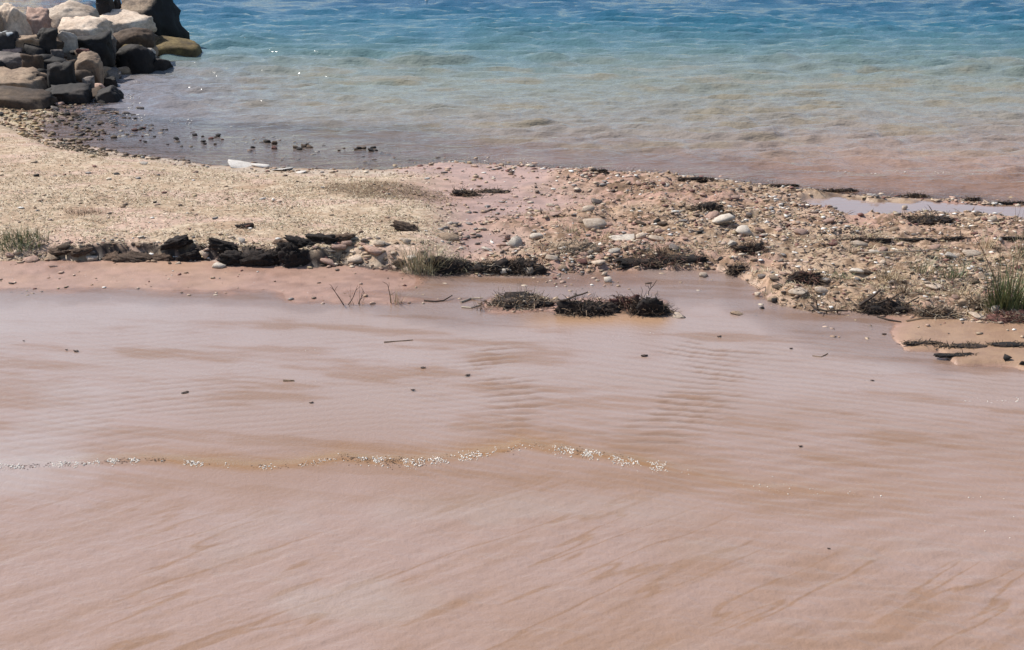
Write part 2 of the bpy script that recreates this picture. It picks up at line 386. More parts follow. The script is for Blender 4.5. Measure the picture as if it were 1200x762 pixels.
# ---- water
def water_mat(name, rough, bscale, bstr, bdist, anis=(1, 1, 1), ior=1.33):
    m, nt, b = new_mat(name)
    at = N(nt, 'ShaderNodeAttribute', attribute_name='tint'); al = N(nt, 'ShaderNodeAttribute', attribute_name='cloud')
    v = objtex(nt, anis)
    n1 = noise_node(nt, v, bscale, 3, 0.55); n2 = noise_node(nt, v, bscale*3.1, 2, 0.5)
    nt.links.new(at.outputs['Color'], b.inputs['Base Color']); b.inputs['Roughness'].default_value = rough; b.inputs['IOR'].default_value = ior
    h = mixc(nt, n1, n2, 0.3); bn = bump(nt, b, h, bstr, bdist)
    # clear where only a film of water covers the sand: glossy surface over what lies beneath
    tr = N(nt, 'ShaderNodeBsdfTransparent'); gl = N(nt, 'ShaderNodeBsdfGlossy'); gl.inputs['Roughness'].default_value = rough
    nt.links.new(bn.outputs[0], gl.inputs['Normal'])
    fr = N(nt, 'ShaderNodeFresnel'); fr.inputs['IOR'].default_value = ior; nt.links.new(bn.outputs[0], fr.inputs['Normal'])
    mx = N(nt, 'ShaderNodeMixShader'); nt.links.new(fr.outputs[0], mx.inputs[0]); nt.links.new(tr.outputs[0], mx.inputs[1]); nt.links.new(gl.outputs[0], mx.inputs[2])
    m2 = N(nt, 'ShaderNodeMixShader'); nt.links.new(al.outputs['Fac'], m2.inputs[0]); nt.links.new(mx.outputs[0], m2.inputs[1]); nt.links.new(b.outputs[0], m2.inputs[2])
    nt.links.new(m2.outputs[0], nt.nodes['Material Output'].inputs['Surface'])
    return m

# pond
CREST = [(-300, 556), (0, 549), (60, 547), (130, 543), (180, 541), (240, 546), (300, 549), (345, 548), (400, 539), (440, 541), (480, 545), (530, 540), (590, 531), (610, 524), (650, 528), (690, 534), (730, 542), (780, 549), (860, 568), (940, 577), (1040, 580), (1400, 585)]
_ca = np.array(CREST, float)
def ripple(X, Y, lam, ang, seed, warp=0.25):
    k = 2*math.pi/lam; w = warp*lam*2.2*fbm(X/(lam*7), Y/(lam*5), seed, 2)
    return np.sin(k*(X*math.sin(ang)+Y*math.cos(ang)+w)+6*vn(X*0.7, Y*0.7, seed+3))
def pond_fn(X, Y):
    u, v = uv(X, Y)
    jit = 2.2*vn(X*6, Y*1.0, 2.2)+1.2*vn(X*17, Y*1.0, 5.2)
    yc = Yv(np.interp(u, _ca[:, 0], _ca[:, 1])+jit)
    s = Y-yc                              # positive: beyond the little front
    strength = np.interp(u, [-200, 0, 150, 330, 380, 600, 640, 750, 800, 900, 1050, 1300], [0.5, 0.7, 0.9, 0.8, 1, 1, 1, 0.9, 0.35, 0.4, 0.15, 0.1])
    front = 0.010*strength*(ss(-0.16, 0.0, s)*0.6+0.4)*np.exp(-np.clip(s, 0, None)**2/(2*0.035**2))
    front = np.where(s < 0, 0.014*strength*np.exp(-(s/0.30)**2), 0.014*strength*np.exp(-(s/0.06)**2))
    front = front-0.0045*strength*np.exp(-((s-0.13)/0.07)**2)
    amp = ss(-0.55, 0.45, fbm(X*0.9, Y*0.7, 6.6, 3)+0.15)
    near = ss(0, -0.8, s); far = 1-near
    wob = 22*vn(X*3.5, Y*5, 21)+10*vn(X*9, Y*12, 22)
    arc1 = np.exp(-(((u-585-0.0045*(v-410)**2+wob)/30)**2))*ss(392, 425, v)*(.55+.6*ss(-.3, .3, vn(X*4, Y*7, 23)))
    arc2 = np.exp(-(((u-838+0.0065*(v-400)**2+wob)/48)**2))*ss(385, 420, v)*(.45+.7*ss(-.3, .3, vn(X*4, Y*7, 24)))
    arc3 = np.exp(-(((u-690+wob)/130)**2))*ss(470, 520, v)*.45*ss(-.4, .4, vn(X*5, Y*5, 25)); arc2 = np.maximum(arc2, arc3)
    arc0 = np.exp(-(((u-250+wob)/150)**2))*ss(415, 470, v)
    m = far*(0.10*amp+0.55*np.maximum(np.maximum(arc1, arc2), 0.22*arc0)*1.0)*ss(0.0, 0.25, s)*ss(348, 400, v)
    m = m*ss(-0.7, 0.0, vn(X*3.2, Y*4.2, 9))
    rp = mix(ripple(X, Y, 0.082, -0.22, 1, .3), ripple(X, Y, 0.088, 0.30, 14, .3), ss(560, 760, u)); rp2 = ripple(X, Y, 0.06, -0.2, 2)
    ripple_shade = np.clip(m*2.8*ss(-.1, .9, -rp-.25*rp2), 0, 1)
    z = m*(0.0062*rp+0.0024*rp2)
    z = z+far*0.0012*ripple(X, Y, 0.06, 0.35, 4)*amp*ss(355, 400, v)
    right = ss(700, 1000, u)
    z = z+ss(470, 540, v)*0.0018*right*amp*(ripple(X, Y, 0.12, -0.25, 5)+0.6*ripple(X, Y, 0.07, 0.1, 12))
    al, ac = X*.79+Y*.61, -X*.61+Y*.79
    str_ = fbm(al*1.1, ac*8.0, 4.2, 4, .6)
    str2 = fbm(al*2.5+7, ac*22.0, 2.2, 3, .6)
    z = z+near*(1-.5*right)*(0.0034*str_+0.0022*str2)
    b1, b2_ = X*.93-Y*.36, X*.36+Y*.93
    z = z+near*right*0.010*fbm(b1*2.2, b2_*9, 6.2, 4, .6)+near*0.0050*fbm(X*8, Y*15, 5.2, 4, .65)
    z = z+far*0.0022*fbm(X*4, Y*16, 3.3, 3)*amp*ss(345, 420, v)
    Z = z+front
    g = H(X, Y); d = np.clip(-g, 0, 1)
    e = lambda t: t[..., None]
    n = fbm(X*0.9, Y*1.3, 12.2, 4)
    cA = np.array((0.345, 0.238, 0.195)); cB = np.array((0.29, 0.18, 0.12)); cL = np.array((0.39, 0.31, 0.28))
    al0, ac0 = X*.79+Y*.61, -X*.61+Y*.79
    sw = fbm((X*.80+Y*.60)*.8+.4*n, (-X*.60+Y*.80)*6.0, 3.9, 5)
    c = mix(cA, cB, e(np.clip(ss(-0.1, 0.5, n)*0.5+near*.38*ss(.02, .3, fbm(al0*1.2, ac0*9, 13.1, 4, .65))+near*.95*ss(.88, .99, 1-np.abs(fbm(al0*.8+3, ac0*6.5, 41.3, 4, .6))*1.6)*ss(-.1, .3, vn(X*1.7, Y*2.1, 51.))+near*.3*ss(0,.4,sw)+far*.55*ss(.04,.30,fbm(X*1.5, Y*7+X*.9, 8.8, 4, .6)), 0, 1))); c = mix(c, cL, e(0.8*ss(0.1, 0.5, -n)*far))
    c = mix(c, cL, e(0.55*far*ss(560, 420, v)*ss(.35, -.15, fbm(X*1.5, Y*7+X*.9, 8.8, 4, .6)))); c = mix(c, cL*np.array((.97,1.0,.97)), e(.38*near*ss(.05, .5, fbm(X*1.6, Y*2.6, 33.3, 4))))
    c = mix(c, cB*.80, e(.75*ripple_shade))  # ripples' light-dark contrast painted into the colour as darker troughs
    # brown shading of the ridge's side painted into the water colour
    orange = np.array((0.29, 0.155, 0.065))
    band = 1.35*strength*np.where(s > 0, np.exp(-(np.abs(s)/(0.13+.05*vn(X*5, Y*3, 17)))**2), np.exp(-(s/.05)**2))*ss(-0.6, 0.1, vn(X*3, Y*2, 7)+0.25)*ss(60, 240, u)
    c = mix(c, orange, e(0.9*np.clip(band, 0, 1)))
    b2 = np.exp(-((v-374)/9)**2)*ss(590, 640, u)*(1-ss(770, 800, u))
    c = mix(c, np.array((0.42, 0.24, 0.12)), e(0.7*b2))
    cloud = ss(0.0, 0.006, d)*0.62+0.35*ss(0.008, 0.025, d)
    cloud = np.clip(cloud, 0, 0.97)
    return Z, {'tint': c, 'cloud': cloud}
py = np.concatenate([[-14, -6, -2, 0.5, 1.8, 2.6], yrows(790, 300, 1.15)])
pu = np.concatenate([[-9000, -4000, -2000, -1000, -600, -350, -200], np.arange(-120, 1322, 1.8), [1400, 1550, 1800, 2200, 3200, 5200, 10200]])
pme = grid_mesh('pond_water', pu, py, pond_fn, keep=lambda X, Y: Y < FRONT(uv(X, Y)[0])+0.3)
tag(link('flood_water', pme, water_mat('muddy_water', 0.05, 38, 0.42, 0.010)), kind='structure')

# small blue pool behind the ridge
def pool_fn(X, Y):
    d = np.clip(-H(X, Y), 0, 1)
    c = np.zeros(X.shape+(3,))+np.array((0.40, 0.31, 0.29))
    return 0.0006*ripple(X, Y, 0.12, 0.1, 3)+0.0*X, {'tint': c, 'cloud': np.clip(ss(0, 0.015, d)*0.8, 0, 1)}
ome = grid_mesh('pool_water', np.arange(900, 1500, 6.0), yrows(285, 224, 0.8), pool_fn, keep=lambda X, Y: (uv(X, Y)[1] > np.interp(uv(X, Y)[0], [925, 960, 1060, 1200, 1700], [236, 231, 236, 243, 262])-1) & (Y < REAR(uv(X, Y)[0])-0.12))
tag(link('pool_water', ome, water_mat('still_water', 0.04, 14, 0.25, 0.004)), kind='structure')

# sea
rs = np.random.RandomState(5)
WAVES = []
for i in range(54):
    lam = math.exp(rs.uniform(math.log(0.22), math.log(1.15)))
    ang = rs.normal()*0.36+0.05
    WAVES.append((lam, ang, rs.uniform(0, 6.28), 0.0085*lam))
def sea_fn(X, Y):
    u, v = uv(X, Y)
    s = Y-REAR(u)
    calm = (1-ss(330, 640, u+2.0*(170-v)))
    amp = mix(ss(0.0, 1.6, s), ss(1.2, 3.5, s), calm)*0.95+0.05
    amp = amp*(0.75+0.5*ss(-.4, .4, fbm(X*0.35, Y*0.35, 3.1, 3)))
    Z = np.zeros_like(X)
    Xw = X+0.25*fbm(X*0.8, Y*0.8, 1.3, 2); Yw = Y+0.22*fbm(X*0.9, Y*0.9, 6.3, 2)
    sh = 0.15+.75*ss(3, 10, s)
    for lam, ang, ph, a in WAVES:
        k = 2*math.pi/lam
        row = np.maximum(Y, 1)**2/3750*0.85; fade = np.clip((lam/row-1.7)/2.0, 0, 1)
        w = np.sin(k*(Xw*math.sin(ang)+Yw*math.cos(ang))+ph)
        Z += a*fade*(w+0.3*w*w)*(1 if lam < .5 else sh)
    Z += (0.016*fbm(X*2.6+.8*Y, Y*4.2, 71., 3, .6))*ss(1.5, 5, s)
    Z *= amp*1.55
    # low swash ridge on the right by the shore
    yb = Yv(np.interp(u, [600, 700, 800, 900, 1000, 1100, 1200, 1500], [188, 192, 200, 207, 211, 212, 214, 225]))
    wv = ss(820, 1000, u)
    t = Y-yb+0.06*vn(X*2, Y, 1)
    Z = Z+0.035*wv*np.where(t < 0, np.exp(-(t/0.35)**2), np.exp(-(t/0.22)**2))
    d = np.clip(-H(X, Y), 0, 5)
    e = lambda t: t[..., None]
    n = fbm(X*0.5, Y*0.45, 15.1, 4); n2 = fbm(X*1.4, Y*1.2, 2.7, 3)
    vv = v+9*n+5*n2
    stops = [-400, -40, 0, 30, 62, 95, 130, 165, 200, 240]
    cr = np.array([(0.008, 0.045, 0.11), (0.009, 0.055, 0.13), (0.012, 0.078, 0.155), (0.03, 0.125, 0.185), (0.10, 0.18, 0.19), (0.215, 0.235, 0.20), (0.245, 0.235, 0.20), (0.26, 0.22, 0.19), (0.30, 0.21, 0.17), (0.36, 0.22, 0.15)])
    c = np.stack([np.interp(vv, stops, cr[:, i]) for i in range(3)], -1)
    brown = ss(0.05, 0.30, fbm(X*1.1, Y*2.4, 6.1, 3))*ss(66, 95, v)*(1-ss(165, 200, v))
    c = mix(c, np.array((0.27, 0.22, 0.14)), e(0.5*brown))
    left = (1-ss(140, 420, u))*ss(60, 100, v)
    c = mix(c, np.array((0.20, 0.18, 0.20)), e(0.8*left))
    pk = np.exp(-np.clip(s, 0, 9)/0.55)*ss(450, 620, u)
    c = mix(c, np.array((0.50, 0.30, 0.23)), e(0.75*pk)); pk2 = wv*np.exp(-np.clip(s, 0, 9)/1.6)
    c = mix(c, np.array((0.50, 0.29, 0.19)), e(0.5*pk2))
    cloud = np.clip(ss(0.0, 0.03, d)*0.5+0.48*ss(0.02, 0.1, d), 0, 0.98)
    return Z, {'tint': c, 'cloud': cloud}
sy = np.concatenate([yrows(262, 20, 0.8), yrows(20, -24, 1.0), Yv(np.array([-30, -45, -60, -75, -88, -100, -108])), [400, 900, 2500, 6000]])
su = np.concatenate([np.geomspace(20000, 300, 14)*-1, np.arange(-200, -20, 14), np.arange(-20, 1222, 1.6), np.arange(1235, 1420, 14), np.geomspace(1500, 21000, 14)])
sme = grid_mesh('sea', su, sy, sea_fn, keep=lambda X, Y: Y > REAR(uv(X, Y)[0])-0.06)
tag(link('sea', sme, water_mat('sea_water', 0.12, 6.5, 0.9, 0.06, (0.55, 1, 1))), kind='structure')

# ------------------------------------------------------------------ labels that single out
LAND = []   # (phrase, x, y)
USED = {}
def dist_phrase(d):
    for lim, w in ((.07, 'touching'), (.15, 'a palm'), (.24, 'a hand'), (.36, 'a foot'), (.5, 'half a pace'), (.68, 'two feet'), (.9, 'a pace'), (1.15, 'a long pace'), (1.5, 'two paces'), (2.0, 'three paces'), (2.6, 'four paces')):
        if d < lim: return w
    return 'some way'
def side(dx, dy):
    a = math.degrees(math.atan2(dx, dy)) % 360
    return ['behind', 'behind and right of', 'right of', 'in front and right of', 'in front of', 'in front and left of', 'left of', 'behind and left of'][int((a+22.5)//45) % 8]
def where(x, y, pool=None):
    c = sorted((math.hypot(x-lx, y-ly), ph, lx, ly) for ph, lx, ly in (pool or LAND))
    return c
def unique_label(desc, x, y, pool=None, grp=None):
    c = where(x, y, pool)
    t = desc
    for k in range(min(12, len(c))):
        d, ph, lx, ly = c[k]
        if d > 2.6 and k > 0: continue
        q = dist_phrase(d); s_ = side(x-lx, y-ly)
        if q == 'touching': t = '%s just %s %s' % (desc, s_, ph)
        else: t = '%s %s %s %s' % (desc, q.replace(' from', ''), s_, ph)
        if t not in USED and len(t.split()) <= 16:
            USED[t] = 1; return t
    for k in range(min(6, len(c))):
        for j in range(k+1, min(8, len(c))):
            t = '%s between %s and %s' % (desc, c[k][1], c[j][1])
            if t not in USED and len(t.split()) <= 16: USED[t] = 1; return t
    return '%s near %s' % (desc, c[0][1])
SIZE = lambda w: 'tiny' if w < 0.05 else 'small' if w < 0.085 else 'middling' if w < 0.14 else 'large'

# ------------------------------------------------------------------ boulders of the groin
GR = 'boulders piled in the rock groin'
def boulder(bx, mat, label, seed, name='boulder', planes=None, sharp=50, rough=0.17, ky=0.75, back=0.0, sub=4, rot=0.0, yabs=None):
    x0, y0, x1, y1 = bx
    xc, yc = (x0+x1)/2, (y0+y1)/2
    base = P(xc, y1+1)
    D = (base.y if yabs is None else yabs)+back
    k = ray(xc, yc); k = k/k.y
    w = (x1-x0)/F*(D*CP+(CH-0.3)*SP)/2
    hz = (y1-y0)/F*(D*CP+(CH-0.3)*SP)/2*1.02
    sy_ = ky*max(w*0.8, hz)
    yy = D+sy_*0.6
    c = Vector((k.x*yy, yy, CH+k.z*yy))
    w *= yy/D; hz *= yy/D
    V, Fc = rock_shape(sub, seed, planes=planes, sharp=sharp, rough=rough)
    V = V*np.array((w, sy_, hz))
    # deepen the underside so that it sits in the pile
    gz = float(H(c.x, c.y))-.3; low = c.z-hz
    if low > gz+0.02:
        ext = min(low-gz, 0.7); V[:, 2] = np.where(V[:, 2] < 0, V[:, 2]*(1+ext/hz), V[:, 2])
    me = mesh_np(name, V, Fc)
    o = link(name, me, M[mat], loc=c, smooth=True)
    tag(o, label, 'boulder', GR); USED[label] = 1
    return o
TOPSLAB = lambda tx, ty, d=0.6: (tx, ty, 1, d)
PILE = 0.03
BO = [
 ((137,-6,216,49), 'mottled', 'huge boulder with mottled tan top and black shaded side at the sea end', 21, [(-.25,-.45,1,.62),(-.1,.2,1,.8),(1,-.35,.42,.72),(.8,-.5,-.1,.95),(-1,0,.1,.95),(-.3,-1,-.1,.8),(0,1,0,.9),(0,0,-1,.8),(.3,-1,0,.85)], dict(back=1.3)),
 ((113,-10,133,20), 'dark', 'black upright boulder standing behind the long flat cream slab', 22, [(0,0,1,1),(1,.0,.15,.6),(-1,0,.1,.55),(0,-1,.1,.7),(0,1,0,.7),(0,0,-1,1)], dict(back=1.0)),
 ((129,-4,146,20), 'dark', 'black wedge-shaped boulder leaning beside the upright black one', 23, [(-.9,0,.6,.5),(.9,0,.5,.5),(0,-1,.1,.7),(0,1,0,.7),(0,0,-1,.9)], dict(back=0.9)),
 ((0,5,34,42), 'cream', 'big tan block with flat sunlit front and dark right side', 24, [(-.05,-.5,1,.75),(.75,-.65,.1,.62),(-.15,-1,.55,.72),(-1,0,0,1),(0,1,.2,.9),(0,0,-1,.9),(.6,0,.9,.9)], dict(back=0.5)),
 ((-34,8,4,48), 'tan', 'tan boulder cut by the left edge beside the big tan block', 25, None, dict(back=0.4)),
 ((24,9,60,42), 'pink', 'pinkish tan slab leaning behind the big tan block', 26, [(.15,-.55,1,.6),(-1,-.2,.3,.9),(1,-.2,.2,.8),(0,-1,.1,.8),(0,1,0,.9),(0,0,-1,.9)], dict(back=0.9)),
 ((44,2,114,34), 'cream', 'largest cream slab, rising to a peak at the crest', 27, [(-.65,-.35,1,.55),(.5,-.35,1,.55),(.1,-.9,.75,.7),(-1,0,0,1),(1,0,0,1),(0,1,0,.9),(0,0,-1,.8)], dict(back=1.0)),
 ((60,20,128,47), 'cream', 'cream slab tilted towards the viewer above black hollows', 28, [(-.12,-.5,1,.5),(.35,-.55,1,.6),(-1,-.3,.2,.8),(1,-.4,.1,.9),(0,-1,-.3,.7),(0,1,0,.9),(0,0,-1,.7)], dict(back=0.5)),
 ((108,13,184,40), 'cream', 'long flat cream slab tapering to a point towards the sea', 29, [(-.05,-.42,1,.42),(.8,-.8,.1,.75),(.75,.6,.25,.8),(-1,0,.1,1),(-.1,-1,-.1,.75),(0,1,0,.9),(0,0,-1,.6)], dict(back=0.7)),
 ((128,33,184,60), 'brown', 'rounded brown boulder below the long flat cream slab', 30, None, dict(sharp=7)),
 ((176,44,244,68), 'weedy', 'low olive boulder covered in seaweed, sloping into the sea', 31, [(.35,-.25,1,.5),(-.2,-.5,1,.6),(1,0,.5,.85),(-1,0,.1,.9),(0,-1,.3,.8),(0,1,0,.9),(0,0,-1,.8)], dict(sharp=9, rough=.12)),
 ((13,40,57,60), 'tan', 'grey tan boulder with rounded top under the big tan block', 32, None, dict(sharp=10)),
 ((-14,37,22,67), 'spotted', 'near black boulder with white spots at the left edge', 33, None, dict(sharp=10)),
 ((65,36,90,52), 'white', 'white boulder lit in the hollow under the cream slab', 34, None, {}),
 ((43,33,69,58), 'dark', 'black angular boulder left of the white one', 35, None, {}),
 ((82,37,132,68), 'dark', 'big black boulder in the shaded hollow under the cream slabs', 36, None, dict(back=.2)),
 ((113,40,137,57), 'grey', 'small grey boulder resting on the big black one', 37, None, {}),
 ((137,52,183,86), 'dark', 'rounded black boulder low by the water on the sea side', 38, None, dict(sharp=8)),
 ((141,52,170,68), 'weedy', 'olive topped boulder lying on the rounded black one', 39, None, dict(sharp=8, back=.1)),
 ((88,61,119,87), 'tan', 'tan boulder with a ridge in the middle of the pile', 40, [(-.5,-.5,1,.5),(.5,-.4,1,.55),(0,-1,-.2,.6),(-1,0,0,.9),(1,0,0,.9),(0,1,0,.9),(0,0,-1,.8)], {}),
 ((90,57,106,68), 'red', 'small dark red boulder on top of the ridged tan one', 41, None, {}),
 ((114,59,131,73), 'grey', 'small pale grey boulder right of the dark red one', 42, None, {}),
 ((-10,62,42,84), 'grey', 'wide grey boulder at the left edge above the long slab', 43, None, {}),
 ((26,63,52,84), 'brown', 'brown boulder right of the wide grey one', 44, None, dict(back=-.05)),
 ((-22,81,64,110), 'tan', 'long tan and brown slab low on the landward face', 45, [(-.05,-.55,1,.6),(.6,-.5,.9,.75),(1,-.3,.1,.9),(-1,0,0,1),(0,-1,-.35,.62),(0,1,0,.9),(0,0,-1,.7)], {}),
 ((54,72,88,102), 'dark', 'black boulder right of the long tan slab', 46, None, {}),
 ((56,99,107,121), 'dark', 'near black boulder with flat top at the foot of the pile', 47, [(-.1,-.45,1,.5),(.3,-.6,.8,.7),(1,0,0,.9),(-1,0,0,.9),(0,-1,-.2,.8),(0,1,0,.9),(0,0,-1,.9)], {}),
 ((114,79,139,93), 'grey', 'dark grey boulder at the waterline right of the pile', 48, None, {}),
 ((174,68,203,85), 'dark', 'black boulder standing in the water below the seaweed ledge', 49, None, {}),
 ((171,56,183,69), 'white', 'small white boulder wedged beside the seaweed ledge', 50, None, {}),
 ((-8,108,16,119), 'cream', 'small cream boulder at the foot, by the left edge', 51, None, {}),
 ((-12,103,62,128), 'brown', 'long dark brown slab leaning at the foot of the pile', 52, [(.25,-.5,1,.45),(.7,-.5,1,.6),(-1,0,0,1),(1,0,0,1),(0,-1,0,.8),(0,1,0,.9),(0,0,-1,.9)], dict(back=.1)),
 ((111,101,144,120), 'dark', 'pointed dark grey boulder alone at the edge of the wet sand', 53, [(-.6,-.3,1,.5),(.95,-.2,.7,.6),(0,-1,.1,.8),(-1,0,0,.9),(1,0,0,.9),(0,1,0,.9),(0,0,-1,.8)], {}),
 ((95,89,112,105), 'grey', 'pale grey boulder between the pile and the pointed one', 54, None, {}),
 ((99,97,124,112), 'pink', 'pale pink boulder lying against the near black foot boulder', 55, None, {}),
 ((60,58,76,70), 'grey', 'small grey boulder in the black hollow', 56, None, {}),
 ((118,90,140,103), 'dark', 'small black boulder in the shallows at the foot', 57, None, {}),
]
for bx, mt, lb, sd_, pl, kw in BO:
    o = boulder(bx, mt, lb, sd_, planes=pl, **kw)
BLAND = [('the huge mottled boulder', -6.9+0, 0, 0)]
BL = []
for o in [q for q in COL.objects if q.name.startswith('boulder')]:
    BL.append((o['label'].split(',')[0], o.location.x, o.location.y))
short = {'huge boulder with mottled tan top': 'the huge mottled boulder', 'long flat cream slab': 'the long flat cream slab', 'rounded brown': 'the rounded brown boulder', 'white boulder lit': 'the white boulder', 'tan boulder with a ridge': 'the ridged tan boulder', 'long tan and brown slab': 'the long tan slab', 'pointed dark grey': 'the pointed dark grey boulder', 'low olive boulder': 'the seaweed ledge', 'big tan block': 'the big tan block', 'near black boulder with flat': 'the flat near black boulder', 'wide grey boulder': 'the wide grey boulder', 'long dark brown slab': 'the leaning brown slab', 'rounded black boulder low': 'the rounded black boulder'}
BPOOL = [(ph, x, y) for l, x, y in BL for k, ph in short.items() if l.startswith(k)]
PILE = 0.02
rb_ = random.Random(12); PILE = 0.1
for i in range(16):
    uu, vv_ = -45-i*14+rb_.uniform(-6, 6), [104, 78, 52][i % 3]+rb_.uniform(-6, 6)
    p = P(uu, vv_); w = rb_.uniform(.38, .55)
    V, Fc = rock_shape(4, 900+i, sharp=50, rough=.17); V = V*np.array((w*1.15, w*.95, w*.75))
    mt = rb_.choice(['tan', 'dark', 'brown', 'cream']); o = link('boulder', mesh_np('boulder', V, Fc), M[mt], loc=(p.x, p.y, p.z+.05), smooth=True)
    tag(o, unique_label('%s boulder beyond the edge' % {'tan': 'tan', 'dark': 'near black', 'brown': 'brown', 'cream': 'cream'}[mt], p.x, p.y, [('the wide grey boulder', -6, 19), ('the leaning brown slab', -6, 17), ('the landward pile', -9, 18)]), 'boulder', GR)
# smaller rubble between them
rr_ = random.Random(3)
cnt = 0
spots_ = [(rr_.uniform(-25, 190), rr_.uniform(48, 128)) for _ in range(520)]
for (uu, vv_) in spots_:
    if cnt >= 150: break
    p = P(uu, vv_)
    t_ = p.y-float(BASE(np.array(uu)))
    if t_ < -0.25 or t_ > 2.2: continue
    w = (0.045+0.13*rr_.random()**2.4)*(0.8 if vv_ > 105 else 1.1)
    mt = rr_.choice(['dark', 'dark', 'dark', 'brown', 'grey', 'tan', 'pink', 'brown'])
    V, Fc = rock_shape(3, 300+cnt, rough=.05)
    V = V*np.array((w*rr_.uniform(.9, 1.4), w, w*rr_.uniform(.55, .8)))
    me = mesh_np('rubble_rock', V, Fc)
    o = link('rubble_rock', me, M[mt], loc=(p.x, p.y, max(p.z, 0)+w*0.35), smooth=True); o.rotation_euler = (rr_.uniform(-.3, .3), rr_.uniform(-.3, .3), rr_.uniform(0, 6.28))
    cw = {'dark': 'black', 'brown': 'brown', 'grey': 'grey', 'tan': 'tan', 'pink': 'pinkish'}[mt]+(' fist-sized' if w < .08 else ' head-sized' if w < .13 else '')
    tag(o, unique_label('%s rubble rock' % cw, p.x, p.y, BPOOL), 'rock', 'rubble rocks filling the groin'); cnt += 1

PILE = 0.34
# ------------------------------------------------------------------ tubes, blades and tangles
class MB:
    def __init__(s): s.v = []; s.f = []
    def tube(s, pts, r0, r1, n=4):
        b0 = len(s.v); k = len(pts)
        for i, p in enumerate(pts):
            t = (pts[min(i+1, k-1)]-pts[max(i-1, 0)]).normalized()
            a = t.cross(Vector((0.31, 0.2, 0.93))).normalized(); bb = t.cross(a)
            r = r0+(r1-r0)*i/(k-1)
            for j in range(n):
                th = 2*math.pi*j/n; s.v.append(p+a*math.cos(th)*r+bb*math.sin(th)*r)
        for i in range(k-1):
            for j in range(n):
                s.f.append((b0+i*n+j, b0+i*n+(j+1) % n, b0+(i+1)*n+(j+1) % n, b0+(i+1)*n+j))
        s.f.append(tuple(b0+j for j in range(n))[::-1]); s.f.append(tuple(b0+(k-1)*n+j for j in range(n)))
    def blade(s, p, d, L, w, bend, seg=3):
        side_ = Vector((-d.y, d.x, 0)); side_ = side_.normalized() if side_.length > 1e-4 else Vector((1, 0, 0))
        b0 = len(s.v)
        for i in range(seg+1):
            t = i/seg; q = p+Vector((d.x*L*(t+bend*t*t), d.y*L*(t+bend*t*t), L*d.z*(t-bend*0.45*t*t)))
            ww = w*(1-t*0.92)
            s.v.append(q-side_*ww/2); s.v.append(q+side_*ww/2)
        for i in range(seg): s.f.append((b0+2*i, b0+2*i+1, b0+2*i+3, b0+2*i+2))
    def build(s, name, mat, parent=None, loc=None):
        me = bpy.data.meshes.new(name); me.from_pydata([tuple(q) for q in s.v], [], s.f); me.update()
        return link(name, me, mat, parent, loc)
def wander(rnd, p, d, L, n, j):
    pts = [p]; d = d.normalized()
    for i in range(n):
        d = (d+Vector((rnd.gauss(0, j), rnd.gauss(0, j), rnd.gauss(0, j)))).normalized()
        pts.append(pts[-1]+d*L/n)
    return pts
def px(p): return depth(p)/F           # metres per photo pixel at p

def tuft(bx, mat, label, n, seed, cat='grass tuft', name='grass_tuft', group=None, w=0.004, lean=0.35, stems=None, stemmat=None, flatk=0.35):
    """grass tuft filling the box x0,y0,x1,y1 (y1 = foot)"""
    x0, y0, x1, y1 = bx; rnd = random.Random(seed)
    xc = (x0+x1)/2; p = P(xc, y1-1); k = px(p); W = (x1-x0)*k; Hh = (y1-y0)*k
    root = empty(name, p); tag(root, label, cat, group); USED[label] = 1
    mb = MB()
    for i in range(n):
        a = rnd.uniform(0, 6.28); r = rnd.random()**0.7
        bxp = Vector((math.cos(a)*r*W*0.36, math.sin(a)*r*W*flatk*0.5, 0))
        bxp.z = float(H(p.x+bxp.x, p.y+bxp.y))-p.z-0.004
        bxp.z = max(bxp.z, -0.03)
        d = Vector((bxp.x/(W+.01)*1.2+rnd.gauss(0, lean), rnd.gauss(0, lean), 1)).normalized()
        mb.blade(bxp, d, Hh*rnd.uniform(0.35, 1.05), w*rnd.uniform(.6, 1.3), rnd.uniform(0.05, 0.6))
    tag(mb.build('blades', M[mat], root), kind='stuff')
    for (sx, sh, sl_) in (stems or []):
        m2 = MB(); b_ = Vector(((sx-xc)*k, rnd.uniform(-.02, .02), 0))
        pts = wander(rnd, b_, Vector((sl_, 0, 1)), sh*k, 5, 0.07)
        m2.tube(pts, 0.0035, 0.0018)
        for q in range(3):
            j = rnd.randint(2, 5); m2.tube(wander(rnd, pts[j], Vector((rnd.uniform(-1, 1), 0, .8)), 0.04, 2, .2), 0.002, 0.001, 3)
        m2.build('stem', M[stemmat or mat], root)
    return root
